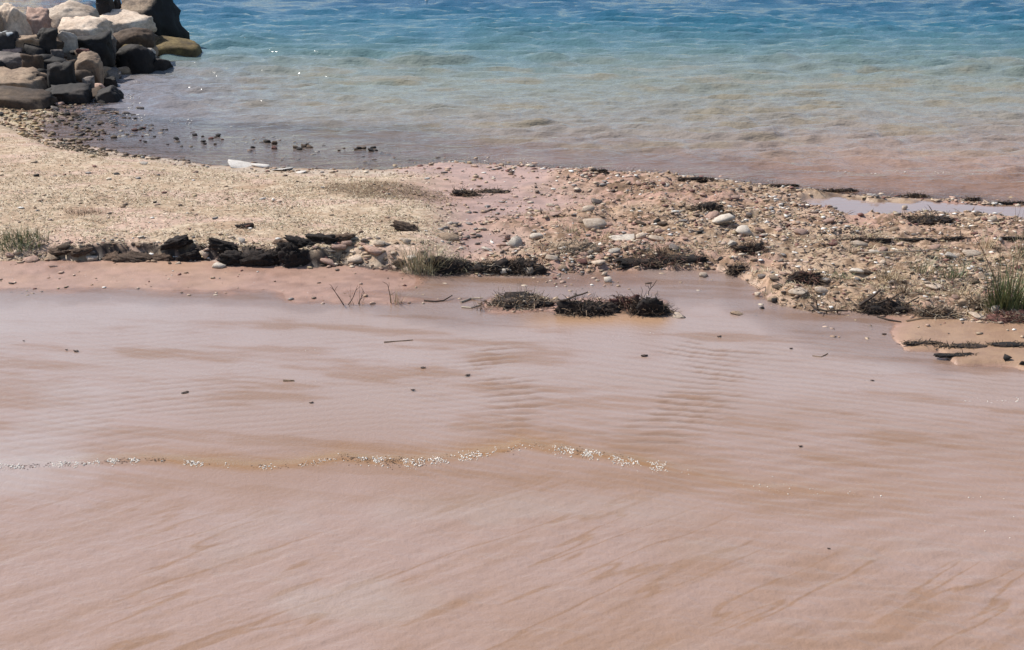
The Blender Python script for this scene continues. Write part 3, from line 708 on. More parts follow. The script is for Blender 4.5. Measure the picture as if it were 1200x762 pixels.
def clump(bx, label, seed, mats=('twig', 'browntwig'), core='soil', name='weed_clump', cat='weed clump', dens=1.0, stalks=(), corek=0.7, group=None, ky=0.55):
    """heap of drift weed and roots filling the box"""
    x0, y0, x1, y1 = bx; rnd = random.Random(seed)
    xc = (x0+x1)/2; p = P(xc, y1-1.5); k = px(p); W = (x1-x0)*k; Hh = (y1-y0)*k
    dy = min(W*ky, Hh*1.6); Hz = max(Hh-dy*0.22, Hh*0.6)
    root = empty(name, (p.x, p.y+dy*0.35, p.z)); tag(root, label, cat, group); USED[label] = 1
    V, Fc = rock_shape(4, seed, sharp=6, rough=.2)
    V = V*np.array((W*0.45, dy*0.4, Hz*corek)); V[:, 2] = np.maximum(V[:, 2], -0.02)
    V = V*(1+0.8*fbm(V[:, 0]*13+seed, V[:, 1]*13, V[:, 2]*16, 4, .7))[:, None]
    link('matted_core', mesh_np('matted_core', V, Fc), M[core], root)
    for mi, mt in enumerate(tuple(mats)+(('browntwig',) if 'browntwig' not in mats else ())):
        mb = MB(); n = int(dens*max(30, W*Hz*9000)/(1+mi*0.7))
        n = min(n, 420)
        for i in range(n):
            a = rnd.uniform(0, 6.28); r = math.sqrt(rnd.random())*(1 if rnd.random() < .78 else rnd.uniform(1, 1.45))
            x_ = math.cos(a)*r*W*0.46; y_ = math.sin(a)*r*dy*0.42
            top = Hz*corek*math.sqrt(max(0, 1-r*r))
            q = Vector((x_, y_, top*rnd.uniform(0.1, 0.95)))
            d = Vector((rnd.gauss(0, 1), rnd.gauss(0, .6), rnd.gauss(-.15, .2)))
            LL = min(1.0, Hz/.09)
            pts = wander(rnd, q, d, LL*rnd.uniform(0.025, 0.11), 4, 0.33 if rnd.random() < .85 else .6)
            for w_ in pts: w_.z = max(w_.z, 0.0)
            mb.tube(pts, rnd.uniform(.0018, .0045), 0.0010, 3)
        tag(mb.build('tangled_strands', M[mt], root), kind='stuff')
    for (sx0, sy0, sx1, sy1, rad) in stalks:
        a = Vector(((sx0-xc)*k, -dy*0.1, (y1-sy0)*k*0.95)); b_ = Vector(((sx1-xc)*k, -dy*0.1, (y1-sy1)*k*0.95))
        pts = [a.lerp(b_, t/4)+Vector((rnd.gauss(0, .004), 0, rnd.gauss(0, .004))) for t in range(5)]
        m2 = MB(); m2.tube(pts, rad, rad*0.55, 5)
        m2.build('stalk', M['twig'], root)
    return root

clump((572,337,652,363), 'low brown mat of drift weed, left end of the islet in the muddy water', 61, ('browntwig', 'pale_twig', 'twig'), corek=.6)
clump((652,342,724,371), 'black heap of drift weed with a pale stick across its left end', 62, ('twig', 'twig'), stalks=[(655,357,690,344,.008)])
clump((714,337,750,364), 'small reddish brown weed heap between the two black heaps', 63, ('redtwig', 'browntwig'), core='red', corek=.6)
clump((738,339,785,371), 'black heap of drift weed with a sprig at its right top', 64, ('twig', 'twig'), stalks=[(760,345,763,333,.003),(763,338,769,328,.003),(761,339,756,334,.0025)])
clump((496,293,560,321), 'dark green and brown weed heap right of the sage grass tuft', 65, ('twig', 'sage', 'browntwig'))
clump((548,298,602,323), 'brown weed heap with grey stones pressed into it', 66, ('browntwig', 'twig', 'pale_twig'))
clump((584,296,640,324), 'black weed heap behind the round white stone', 67, ('twig', 'twig'))
clump((716,288,842,312), 'long low strip of brown brush on the bank edge', 68, ('browntwig', 'twig', 'redtwig'), core='soil', corek=.5, ky=.3, dens=.7)
clump((640,262,705,300), 'tan brushy heap of twigs above the bank edge', 69, ('pale_twig', 'browntwig'), core='tan', corek=.35, dens=.6)
clump((1006,338,1080,370), 'black driftwood root with a thick stick slanting up left', 70, ('twig', 'twig'), stalks=[(1010,362,1033,341,.012),(1030,360,1060,345,.008),(1050,366,1078,352,.008),(1040,352,1062,366,.007),(1066,366,1072,370,.008)], name='driftwood_root', cat='driftwood', corek=.5)
clump((924,308,968,336), 'dark purplish brush heap near the right water edge', 71, ('twig', 'redtwig'), corek=.6)
clump((1058,243,1122,264), 'low dark shrub on the near edge of the still pool', 72, ('twig', 'browntwig'), corek=.35, dens=1.2, name='low_shrub', cat='shrub')
clump((862,278,900,300), 'dark brown weed heap in the middle of the stony bank', 73, ('twig', 'redtwig'), corek=.6)
clump((812,232,850,250), 'small dark weed heap at the back of the stony bank', 74, ('twig', 'browntwig'), corek=.6)
clump((852,306,876,324), 'small grey brown weed lump in the pool beside the bank', 75, ('twig', 'browntwig'))
clump((528,213,560,232), 'dark weed scrap at the right end of the dry bar', 76, ('browntwig', 'twig'), corek=.4)
clump((556,216,600,228), 'thin brown weed scrap on the wet flat', 77, ('browntwig', 'twig'), corek=.25)
clump((1058,396,1108,406), 'flat dark weed line along the tip of the sand spit', 78, ('twig', 'browntwig'), corek=.32, ky=.3, dens=1.6)
clump((1100,399,1160,410), 'brown weed line along the middle of the sand spit', 79, ('browntwig', 'twig'), corek=.32, ky=.3, dens=1.6)
clump((1150,398,1215,408), 'brown weed line running off at the right of the spit', 80, ('browntwig', 'twig'), corek=.32, ky=.3, dens=1.6)
clump((1100,412,1148,420), 'thin weed scrap at the near edge of the sand spit', 81, ('twig', 'browntwig'), corek=.32, ky=.3, dens=1.6)
clump((275,261,296,270), 'dark root stub lying on the dry bar', 82, ('twig', 'redtwig'), name='root_stub', cat='root', corek=.8)
clump((1120,330,1160,362), 'brown twiggy heap left of the tall green plant', 83, ('browntwig', 'pale_twig'), core='tan', corek=.4)
clump((1160,352,1215,380), 'reddish brown litter heap at the foot of the tall green plant', 84, ('redtwig', 'browntwig', 'pale_twig'), core='red', corek=.45)
clump((1078,345,1125,374), 'brown litter heap right of the black driftwood root', 85, ('browntwig', 'pale_twig', 'twig'), core='brown', corek=.4)
for i, (x0, x1, yy, lb) in enumerate([(984, 1046, 283, 'dark root line at the left of the stony bank ledge'), (1040, 1100, 282, 'dark root line in the middle of the ledge'), (1098, 1150, 281, 'thin dark root line right of the middle one'), (1165, 1215, 281, 'dark root line ending at the right edge')]):
    clump((x0, yy-5, x1, yy+3), lb, 90+i, ('twig', 'browntwig'), corek=.6, ky=.15, dens=1.6, name='root_line', cat='root', group='root lines along the ledge')
for i, (x0, x1, yy, lb) in enumerate([(960, 1010, 224, 'dark weed scrap on the ridge, left of the pool middle'), (1055, 1090, 230, 'dark weed scrap on the ridge behind the pool'), (1160, 1215, 239, 'black weed line on the ridge at the right edge'), (880, 940, 218, 'thin weed line on the sea edge left of the pool'), (1128, 1150, 234, 'small weed scrap between the two longest ridge weed lines'), (686, 712, 201, 'small dark weed scrap at the sea edge, centre'), (790, 842, 211, 'brown weed line at the sea edge right of centre')]):
    clump((x0, yy-4, x1, yy+3), lb, 100+i, ('twig', 'browntwig'), corek=.6, ky=.12, dens=1.6, name='weed_scrap', cat='weed', group='weed scraps along the sea edge')

tuft((463,270,532,321), 'sage', 'sage green grass tuft at the right end of the dry bar', 260, 1, w=.005)
tuft((0-20,264,70,287), 'green', 'patch of green grass at the left edge of the bar', 330, 2, cat='grass patch', name='grass_patch', w=.005, flatk=.5)
tuft((1148,282,1210,364), 'green', 'tall green plant with long bare stems on the right', 320, 3, cat='plant', name='green_plant', w=.007, stems=[(1180,130,.03),(1165,85,-.03),(1190,90,.08),(1172,105,-.12)], stemmat='browntwig', lean=.25)
tuft((395,326,445,359), 'browntwig', 'sparse dry twigs with a dark stick beside the wet apron', 16, 4, cat='dry plant', name='dry_plant', w=.004, stems=[(403,26,-.5),(408,20,.7),(420,16,.5)], stemmat='twig')
tuft((450,322,482,356), 'straw', 'thin straw coloured tuft right of the sparse dry twigs', 24, 5, w=.004, stems=[(458,24,.05)], stemmat='twig')
tuft((552,338,574,364), 'browntwig', 'small brown tuft at the left tip of the islet', 26, 6, w=.004)
tuft((594,322,622,346), 'browntwig', 'wispy stalks growing behind the brown weed mat', 14, 7, w=.003, lean=.2)
tuft((448,296,468,318), 'redtwig', 'dark reddish tuft left of the sage green tuft', 20, 8, w=.005)
tuft((988,268,1004,298), 'browntwig', 'short brown stalk standing on the ledge', 8, 9, w=.006, lean=.1, cat='dry plant', name='dry_plant')
for i, (bx, mt, n, lb) in enumerate([((1060,285,1100,322), 'sage', 70, 'sage tuft behind the black driftwood root'), ((1095,290,1140,330), 'green', 70, 'short green tuft left of the tall green plant'), ((1020,300,1062,330), 'straw', 80, 'straw tuft behind left of the driftwood root'), ((1100,320,1150,352), 'straw', 90, 'straw tuft in front of the short green one'), ((1135,262,1175,292), 'straw', 60, 'straw tuft on the ledge near the right edge'), ((960,312,1005,330), 'green', 50, 'low green tuft right of the purplish brush heap'), ((1180,255,1215,300), 'sage', 70, 'sage tuft behind the tall green plant'), ((690,262,720,285), 'straw', 40, 'straw tuft on the stony bank, centre'), ((745,280,800,300), 'browntwig', 60, 'brown tuft on the long brush strip'), ((1185,225,1205,262), 'browntwig', 7, 'bare thin stalks at the still pool, right edge'), ((655,255,690,275), 'sage', 40, 'sage tuft on the tan brushy heap'), ((1040,318,1075,345), 'browntwig', 60, 'brown tuft rising behind the driftwood root')]):
    tuft(bx, mt, lb, n, 20+i, w=.0045)
tuft((65,242,130,252), 'browntwig', 'flat brown grass patch in the middle of the dry bar', 180, 40, cat='grass patch', name='grass_patch', w=.004, flatk=.4)

# twig with side shoots lying at the right water edge
def stick(pts, r, label, mat='twig', name='twig', cat='twig', shoots=()):
    a = P(*pts[0]); root_pts = []
    for (u_, v_, l) in [(q[0], q[1], q[2] if len(q) > 2 else 0.0) for q in pts]:
        g = P(u_, v_+l); root_pts.append(Vector((g.x, g.y, max(g.z, 0)+l*px(g)+r*0.6)))
    c = root_pts[0].copy()
    mb = MB(); mb.tube([q-c for q in root_pts], r, r*.6, 5)
    for (i, du, dv) in shoots:
        k = px(root_pts[i]); b0 = root_pts[i]-c
        mb.tube([b0, b0+Vector((du*k*.5, 0.01, -dv*k*.6)), b0+Vector((du*k, 0.0, -dv*k))], r*.7, r*.3, 4)
    o = mb.build(name, M[mat], None, c); tag(o, label, cat); USED[label] = 1
stick([(950,359,4),(958,364,3),(968,366,3),(980,365,4),(993,366,2)], .008, 'forked dark twig lying at the right water edge', shoots=[(1,-3,-12),(2,4,10),(3,4,7),(1,5,7)])
stick([(497,353),(510,354),(520,353),(530,347,3)], .006, 'thin dark twig on the wet sand left of the islet')
stick([(540,356),(552,351),(566,350,2)], .008, 'pale stick at the left tip of the islet', 'pale_twig')
stick([(541,361),(552,362),(563,359)], .007, 'second pale stick, nearer the water, at the islet tip', 'pale_twig')
stick([(1028,372),(1040,376),(1056,378)], .007, 'short dark twig below the black driftwood root')
stick([(1062,378),(1080,375),(1102,374),(1118,371)], .007, 'long thin twig on wet sand right of the short dark one', 'browntwig')
stick([(332,448),(345,447)], .006, 'short stick floating in the muddy water', 'browntwig')
stick([(450,402),(470,401),(484,400)], .004, 'thin stalk floating in the muddy water beyond the ripples', 'browntwig')
stick([(952,418),(962,419),(970,415)], .004, 'thin curled twig floating near the sand spit', 'browntwig')
stick([(1005,297,3),(1060,296,3),(1110,292,2)], .006, 'long pale branch lying across the stony ledge', 'pale_twig')

# ------------------------------------------------------------------ stones
STM = {}
def stone_mesh(kind, mt):
    if (kind, mt) not in STM:
        soil = mt in ('soil', 'earth')
        V, Fc = rock_shape(4, 500+kind, nplanes=9, sharp=5, rough=0) if soil else hull_shape(500+kind, 13+kind % 3*2)
        if soil: V = V*(1+.75*fbm(V[:, 0]*3.2+kind*9, V[:, 1]*3.2, V[:, 2]*3.2, 5, .75))[:, None]
        me = mesh_np('stone', V, Fc); me.materials.append(M[mt]); STM[(kind, mt)] = me
    return STM[(kind, mt)]
CW = {'cream': 'cream', 'tan': 'tan', 'pink': 'pink', 'white': 'whitish', 'grey': 'grey', 'dark': 'black', 'brown': 'brown', 'red': 'dark red', 'soil': 'dark earthy'}
stone_n = 0
def stone(uc, vb, w, h, mt, label=None, group=None, name='stone', cat='stone', sink=0.25, p=None, ky=0.8):
    global stone_n
    p = p or P(uc, vb); k = px(p)
    me = stone_mesh(stone_n % 14, mt); stone_n += 1
    o = bpy.data.objects.new(name, me); COL.objects.link(o)
    sx = w*k/2; sz = max(h*k/2*1.1, .004); sy_ = sx*ky
    # world-frame size with a turn about the vertical
    o.scale = (sx, sy_, sz); o.rotation_euler = (random.uniform(-.2, .3), random.uniform(-.28, .28), random.choice((0, math.pi))+random.uniform(-.5, .5))
    o.location = (p.x, p.y+sy_*.3, p.z+sz*(1-2*sink))
    if label: USED[label] = 1
    tag(o, label, cat, group); return o, p, sx*2
EXPL = [
 (620,322,18,14,'cream','round pale stone in front of the black weed heap'),
 (590,322,20,11,'white','arched pale grey stone at the foot of the brown weed heap'),
 (712,331,14,9,'white','white stone alone on wet sand above the islet'),
 (708,323,11,7,'cream','cream stone just behind the lone white one'),
 (795,372,20,6,'cream','flat cream stone off the right tip of the islet'),
 (526,282,34,10,'tan','flat tan stone with shaded end behind the sage tuft'),
 (505,312,20,9,'cream','pale curved stone in the dark green weed heap'),
 (477,286,12,9,'cream','round cream stone beside the sage tuft'),
 (108,306,18,9,'cream','smooth cream stone set in the dark bank on the left'),
 (256,314,20,9,'white','flat pale stone at the foot of the dark bank'),
 (240,302,14,13,'cream','cream wedge stone leaning in the dark bank'),
 (283,285,12,8,'white','small white stone on top of the bank'),
 (445,289,18,10,'cream','cream stone behind the dark reddish tuft'),
 (438,300,34,12,'pink','wide pink stone on the bank left of the sage tuft'),
 (395,296,26,10,'pink','pink stone lying above the dark bank hollow'),
 (385,312,24,11,'pink','pink stone at the foot of the bank hollow'),
 (415,309,28,10,'cream','pale flat stone right of the bank hollow'),
 (412,282,22,7,'white','pale grey flat stone behind the bank hollow'),
 (427,284,14,7,'grey','grey stone next to the pale grey flat one'),
 (605,290,24,18,'white','pale stone pile block left of the tan brushy heap'),
 (628,280,22,9,'white','whitish slab beside the tan brushy heap'),
 (595,282,9,10,'pink','purplish pink stone left of the pale block'),
 (697,268,34,16,'cream','brightest cream stone in the middle of the stony bank'),
 (646,252,30,5,'pink','long thin pink slab on the wet flat'),
 (645,242,14,6,'cream','cream stone just behind the long thin pink slab'),
 (730,283,44,8,'white','long whitish slab on the bank'),
 (770,283,26,9,'cream','cream slab right of the long whitish one'),
 (701,312,22,8,'cream','cream stone in the bank front above the lone white stone'),
 (825,325,14,7,'cream','cream stone in the shallow pool behind the islet'),
 (770,262,10,9,'dark','round dark stone standing on the bank'),
 (845,262,40,14,'white','whitish grey slab at the heart of the stony bank'),
 (872,276,26,12,'white','pale grey block in front of the whitish slab'),
 (858,290,20,12,'white','pale block beside the dark brown weed heap'),
 (835,256,22,9,'pink','pink stone behind the whitish slab'),
 (660,318,16,8,'tan','tan stone in the bank edge right of the black weed heap'),
 (1004,290,30,10,'cream','cream block under the ledge'),
 (1168,368,15,15,'white','upright round white stone at the foot of the tall green plant'),
 (1005,322,24,8,'white','white flat stone behind the purplish brush heap'),
 (935,348,28,8,'cream','pale flat stone with dark underside near the right water edge'),
 (962,344,20,10,'cream','cream stone right of the pale flat one'),
 (905,353,16,7,'tan','tan stone at the water edge'),
 (888,348,9,8,'cream','small cream stone standing in the water edge'),
 (908,356,9,8,'dark','black stone beside the tan water edge stone'),
 (952,331,14,7,'cream','cream stone below the purplish brush heap'),
 (865,369,22,5,'tan','thin tan stone breaking the muddy water'),
 (893,362,8,5,'dark','small black stone breaking the muddy water'),
 (1180,424,12,9,'dark','black stone on the near edge of the sand spit'),
 (1198,428,8,7,'dark','black stone at the right edge of the sand spit'),
 (1060,240+6,9,8,'cream','cream stone at the still pool edge'),
 (1163,260,14,10,'cream','cream stone right of the low dark shrub'),
 (283,196,44,5,'pale','long white flat stone at the back edge of the dry bar'),
 (306,196,30,6,'pale','thicker white flat stone touching the long one'),
 (330,200,34,4,'pale','thin white flat stone right of the thicker one'),
 (352,203,22,3.5,'pale','last and smallest of the white flat stones in line'),
 (175,187,16,6,'cream','cream stone on the back edge of the bar, left'),
 (168,193,12,5,'white','white stone in front of the left cream one'),
 (42,207,9,5,'dark','small dark stone on the dry bar near the left'),
 (137,205,10,4,'dark','small dark stone at the back of the dry bar'),
 (12,303,18,7,'pink','flat pink stone at the left end of the bank'),
 (35,307,26,7,'pink','second flat pink stone along the left bank'),
 (60,305,22,9,'tan','tan stone along the left bank'),
 (62,313,14,5,'pink','pink stone lowest on the left bank'),
 (20,298,12,8,'cream','cream stone above the flat pink ones'),
 (75,300,20,8,'brown','brown stone left of the smooth cream one'),
 (1140,300,26,8,'cream','cream slab in the grass left of the tall green plant'),
 (1115,303,24,8,'white','whitish slab in the grass behind the straw tuft'),
 (1095,340,26,8,'cream','cream slab in front of the grass tufts'),
 (1148,372,30,6,'cream','flat cream stone at the front of the right bank'),
 (1186,283,16,9,'pink','pink stone on the ledge near the right edge'),
 (972,262,20,8,'pink','pink stone left of the low dark shrub'),
 (940,275,22,8,'pink','pink stone in the stony bank below the pool tip'),
]
for (uc, vb, w, h, mt, lb) in EXPL: stone(uc, vb, w*.85, h*.72, mt, lb, sink=.2 if h > 6 else .35)

LAND = [(a, P(u_, v_).x, P(u_, v_).y) for a, u_, v_ in [
 ('the sage grass tuft', 495, 316), ('the black driftwood root', 1042, 366), ('the tall green plant', 1178, 360), ('the purplish brush heap', 946, 334), ('the low dark shrub', 1090, 262),
 ('the brightest cream stone', 697, 266), ('the lone white stone', 712, 330), ('the round pale stone', 620, 320), ('the whitish grey slab', 845, 260), ('the long brush strip', 778, 308), ('the dark brown weed heap', 880, 298),
 ('the pool tip', 940, 238), ('the root stub', 285, 268), ('the smooth cream stone', 108, 304), ('the green grass patch', 25, 284), ('the bank hollow', 350, 308), ('the long thin pink slab', 646, 250), ('the tan brushy heap', 672, 296),
 ('the long white flat stone', 293, 194), ('the thin white flat stone', 335, 198), ('the flat tan stone', 526, 280), ('the short brown stalk', 996, 296), ('the white flat stone', 1005, 320), ('the back weed heap', 831, 248), ('the lowest boulders', 70, 128), ('the pointed dark grey boulder', 128, 120), ('the weed scrap on the bar end', 544, 230), ('the wispy stalks', 608, 344)]]
def poly_in(u_, v_, poly):
    c = False; j = len(poly)-1
    for i in range(len(poly)):
        xi, yi = poly[i]; xj, yj = poly[j]
        if (yi > v_) != (yj > v_) and u_ < (xj-xi)*(v_-yi)/(yj-yi)+xi: c = not c
        j = i
    return c
rnd = random.Random(21)
def scatter(poly, n, wr_, cols, group, hk=(.3, .5), name='stone', noun='stone', cat='stone', cl=0.0, sink=.3):
    us_ = [q[0] for q in poly]; vs_ = [q[1] for q in poly]; k_ = 0; tr = 0
    while k_ < n and tr < n*40:
        tr += 1
        u_ = rnd.uniform(min(us_), max(us_)); v_ = rnd.uniform(min(vs_), max(vs_))
        if not poly_in(u_, v_, poly): continue
        if cl and vn(np.array(u_*.025), np.array(v_*.06), 4.0) < rnd.uniform(-1, 1)*cl-(.1): continue
        w = wr_[0]+(wr_[1]-wr_[0])*rnd.random()**2.2; mt = rnd.choice(cols)
        p = P(u_, v_)
        o, p, sz = stone(u_, v_, w, w*rnd.uniform(*hk), mt, name=name, cat=cat, p=p, sink=sink)
        o['label'] = unique_label('%s %s %s' % (SIZE(sz), CW[mt], noun), p.x, p.y); o['group'] = group; k_ += 1
G_RIGHT = [(600,272),(640,240),(690,214),(760,212),(850,214),(935,226),(950,244),(1000,256),(1060,260),(1130,256),(1200,264),(1200,372),(1120,366),(1060,340),(1000,352),(940,352),(890,332),(860,312),(760,300),(640,318),(590,300)]
scatter(G_RIGHT, 118, (7, 17), ['cream', 'tan', 'pink', 'pink', 'white', 'grey', 'brown', 'tan', 'red', 'dark'], 'stones strewn over the stony bank', cl=.9)
scatter([(300,300),(370,282),(480,280),(500,296),(480,314),(400,314),(330,314)], 26, (7, 17), ['pink', 'cream', 'white', 'grey', 'brown', 'tan'], 'stones in the broken front bank')
scatter([(60,296),(300,296),(330,312),(60,308)], 18, (6, 13), ['pink', 'tan', 'brown', 'grey', 'cream'], 'stones in the broken front bank')
scatter([(100,150),(160,150),(300,160),(450,176),(450,184),(300,176),(100,165)], 46, (4, 10), ['dark', 'dark', 'dark', 'red', 'brown', 'brown'], 'dark stones in the shallows behind the bar', sink=.1)
scatter([(0,122),(150,108),(172,136),(130,156),(0,140)], 64, (4, 13), ['dark', 'dark', 'brown', 'brown', 'grey', 'tan'], 'stones at the foot of the groin')
scatter([(500,262),(560,262),(600,290),(560,300),(520,290)], 12, (7, 16), ['pink', 'cream', 'white', 'grey'], 'stones on the wet flat')
# soil clods fallen from the bank; black ones carry the hollows' shade as colour
SOILB = [(70,302,26,8),(96,300,22,8),(132,305,34,10),(160,306,36,10),(188,305,30,10),(205,298,30,12),(222,306,24,14),(262,300,30,14),(278,310,34,18),(300,312,36,20),(322,310,28,16),(338,300,26,20),(346,312,26,24),(352,290,30,14),(376,284,32,12),(400,283,26,10),(330,288,22,8),(470,312,16,8),(476,270,30,10)]
for i, (uc, vb, w, h) in enumerate(SOILB):
    p = P(uc, vb); o, p, s_ = stone(uc, vb, w*1.15, h*.95, 'soil' if i in (6,7,8,9,10,11,12,13,14,5) else 'earth', name='soil_clod', cat='soil clod', p=p, sink=.3, ky=.5)
    o['label'] = unique_label('%s %s soil clod' % ('long' if w > 29 else 'short', 'black' if i in (6,7,8,9,10,11,12,13,14,5) else 'brown'), p.x, p.y); o['group'] = 'clods of soil in the broken bank'  # black clods carry the hollows' shade as colour

# floating bits
def floater(u_, v_, w, label, mat='leaf', name='floating_leaf', cat='leaf', seed=0):
    p = P(u_, v_); k = px(p); W = w*k/2*.75; rn = random.Random(seed+int(u_))
    D, Fc = ICO[2]; V = D*np.array((W, W*.5, W*.18)); V[:, 2] += .12*W*(D[:, 0]**2)-.05*W+.25*W*vn(D[:, 0]*2+u_, D[:, 1]*2)
    V[:, 1] *= 1-.6*D[:, 0]**2
    o = link(name, mesh_np(name, V, Fc), M[mat], loc=(p.x, p.y, .005), smooth=True); o.rotation_euler = (0, 0, rn.uniform(-.5, .5)); tag(o, label, cat, 'scraps floating on the muddy water'); USED[label] = 1
for u_, v_, w, lb in [(89,412,11,'larger dark leaf of the pair floating far left'), (78,411,5,'tiny dark leaf left of the larger one'), (217,461,13,'curled dark leaf floating in the ripples'), (365,473,8,'dark leaf with upturned edge right of the curled leaf'), (496,433,9,'flat leaf floating in still water left of the arc of ripples'), (484,458,8,'leaf nearer the front than the flat one'), (548,441,10,'leaf at the head of the arc of ripples'), (1022,448,7,'small dark leaf on the pale still water at right'), (938,524,7,'dark speck of leaf near the little wave front'), (1036,393,8,'dark leaf off the tip of the sand spit'), (927,410,6,'tiny leaf left of the curled twig'), (755,418,13,'thin leaf right of the arc of ripples'), (28,401,5,'tiny leaf at far left'), (971,646,6,'small scrap floating in the near water'), (843,396,8,'dark leaf floating off the right water edge')]:
    floater(u_, v_, w, lb)
# distant white buoy
p = P(500, 3); k = px(p)
mb = MB(); mb.tube([Vector((0, 0, -.05)), Vector((0, 0, .03)), Vector((0, 0, .10)), Vector((0, 0, .16)), Vector((0, 0, .19))], .055, .02, 10)
o = mb.build('buoy', M['foam'], None, p); tag(o, 'small white buoy far out on the blue water', 'buoy')

# ------------------------------------------------------------------ stuff: pebbles, straw, foam, glint beads
def many(name, pos, siz, mat, jitter=.42, sub=1, seedn=0, tall=0.42, cols=None):
    rs = np.random.RandomState(seedn+90); D, Fc = ICO[1] if sub else (None, None)
    # use a 12-vertex lump
    t = (1+5**.5)/2
    D = np.array([(-1,t,0),(1,t,0),(-1,-t,0),(1,-t,0),(0,-1,t),(0,1,t),(0,-1,-t),(0,1,-t),(t,0,-1),(t,0,1),(-t,0,-1),(-t,0,1)])/math.sqrt(1+t*t)
    Fc = np.array([(0,11,5),(0,5,1),(0,1,7),(0,7,10),(0,10,11),(1,5,9),(5,11,4),(11,10,2),(10,7,6),(7,1,8),(3,9,4),(3,4,2),(3,2,6),(3,6,8),(3,8,9),(4,9,5),(2,4,11),(6,2,10),(8,6,7),(9,8,1)])
    n = len(pos)
    sc = siz[:, None]*np.stack([rs.uniform(.8, 1.5, n), rs.uniform(.6, 1.1, n), rs.uniform(tall*.6, tall*1.2, n)], 1)
    V = D[None]*(1+rs.uniform(-jitter, jitter, (n, 12, 1)))*sc[:, None, :]
    a = rs.uniform(0, 6.28, n); ca, sa = np.cos(a)[:, None], np.sin(a)[:, None]
    X = V[..., 0]*ca-V[..., 1]*sa; Y = V[..., 0]*sa+V[..., 1]*ca
    V = np.stack([X, Y, V[..., 2]], -1)+pos[:, None, :]
    Fa = (Fc[None]+12*np.arange(n)[:, None, None]).reshape(-1, 3)
    me = mesh_np(name, V.reshape(-1, 3), Fa)
    if cols is not None:
        at = me.color_attributes.new('tint', 'FLOAT_COLOR', 'POINT')
        c = np.repeat(np.concatenate([cols, np.ones((n, 1))], 1), 12, 0).astype(np.float32); at.data.foreach_set('color', c.ravel())
    o = link(name, me, mat); return o
def cast(n, u0, u1, v0, v1, rs):
    """points spread by where they show, on the ground plane"""
    u_ = rs.uniform(u0, u1, n); v_ = rs.uniform(v0, v1, n); y = Yv(v_); x = Xuy(u_, y); return x, y, u_, v_
m, nt, b = new_mat('pebble'); at = N(nt, 'ShaderNodeAttribute', attribute_name='tint'); nt.links.new(at.outputs['Color'], b.inputs['Base Color']); b.inputs['Roughness'].default_value = .75; M['pebble'] = m
PAL = np.array([(.40,.28,.19),(.33,.22,.15),(.16,.11,.08),(.44,.33,.24),(.56,.46,.35),(.46,.34,.23),(.42,.28,.21),(.48,.35,.27),(.24,.21,.19),(.10,.07,.055),(.20,.09,.07),(.34,.25,.17),(.70,.66,.60),(.40,.30,.18),(.30,.19,.12)])
rs = np.random.RandomState(77)
x, y, u_, v_ = cast(120000, -60, 1300, 112, 400, rs)
z, a = H(x, y, True)
s1, s2 = a['s1'], a['s2']
cl = fbm(x*1.7, y*1.7, 9.9, 3)
dens = np.zeros_like(x)
dens = np.where((s1 > 0) & (s2 > 0), a['wr']*(0.30+0.95*ss(-.25, .3, cl))+a['flat']*(0.12+.25*ss(-.1, .4, cl))+a['wl']*0.025, 0)
bank = (s1 > -0.08) & (s1 < 0.2) & (u_ < 560); dens = np.where(bank, np.maximum(dens, .40), dens)
bk = (np.abs(s2) < 0.28) & (s1 > 0); dens = np.where(bk, np.maximum(dens, mix(.55, .25, ss(150, 300, u_))), dens)
foot = (s2 < 0.9) & (z > 0.0) & (u_ < 125) & (a['m'] < 0.0); dens = np.where(foot, .95, dens)
shl = (s2 < 0) & (u_ > 60) & (u_ < 480) & (v_ > 138) & (z > -0.06); dens = np.where(shl & ~foot, .10*ss(-.2, .4, cl), dens)
rocky = (s2 < 0) & (u_ > 85) & (u_ < 180) & (v_ > 110) & (v_ < 160); dens = np.where(rocky, .9, dens); line_ = (s2 < 0) & (u_ > 100) & (u_ < 470) & (np.abs(v_-np.interp(u_, [100, 200, 330, 470], [148, 156, 167, 180])) < 3.5); dens = np.where(line_, .55*ss(-.3, .3, cl), dens)
dens = np.where((s1 < -0.02) & (s1 > -0.8), np.maximum(.025, .12*ss(560, 600, u_)*(1-ss(690, 720, u_))), dens)
dens = np.where(a['pin'] > .4, 0, dens)
keep = (rs.rand(len(x)) < dens) & (a['m'] < 0.12)
x, y, z, u_ = x[keep], y[keep], z[keep], u_[keep]; n = len(x)
siz = 0.004+0.021*rs.rand(n)**3.4; siz *= np.clip(y/9.5, .8, 1.5)
pal = PAL[rs.randint(0, len(PAL), n)]
yl = (u_ < 125) & (y > 12); pal[yl] = pal[yl]*np.array((.85, .78, .6)); dk = (u_ > 60) & (u_ < 520) & (y > 12.6); pal[dk] = pal[dk]*.4
pal = pal*rs.uniform(.8, 1.15, (n, 1))
o = many('pebbles', np.stack([x, y, np.maximum(z, -.01)+siz*.25], 1), siz, M['pebble'], cols=pal); tag(o, 'loose pebbles and grit covering the stony bank', 'pebbles', kind='stuff')

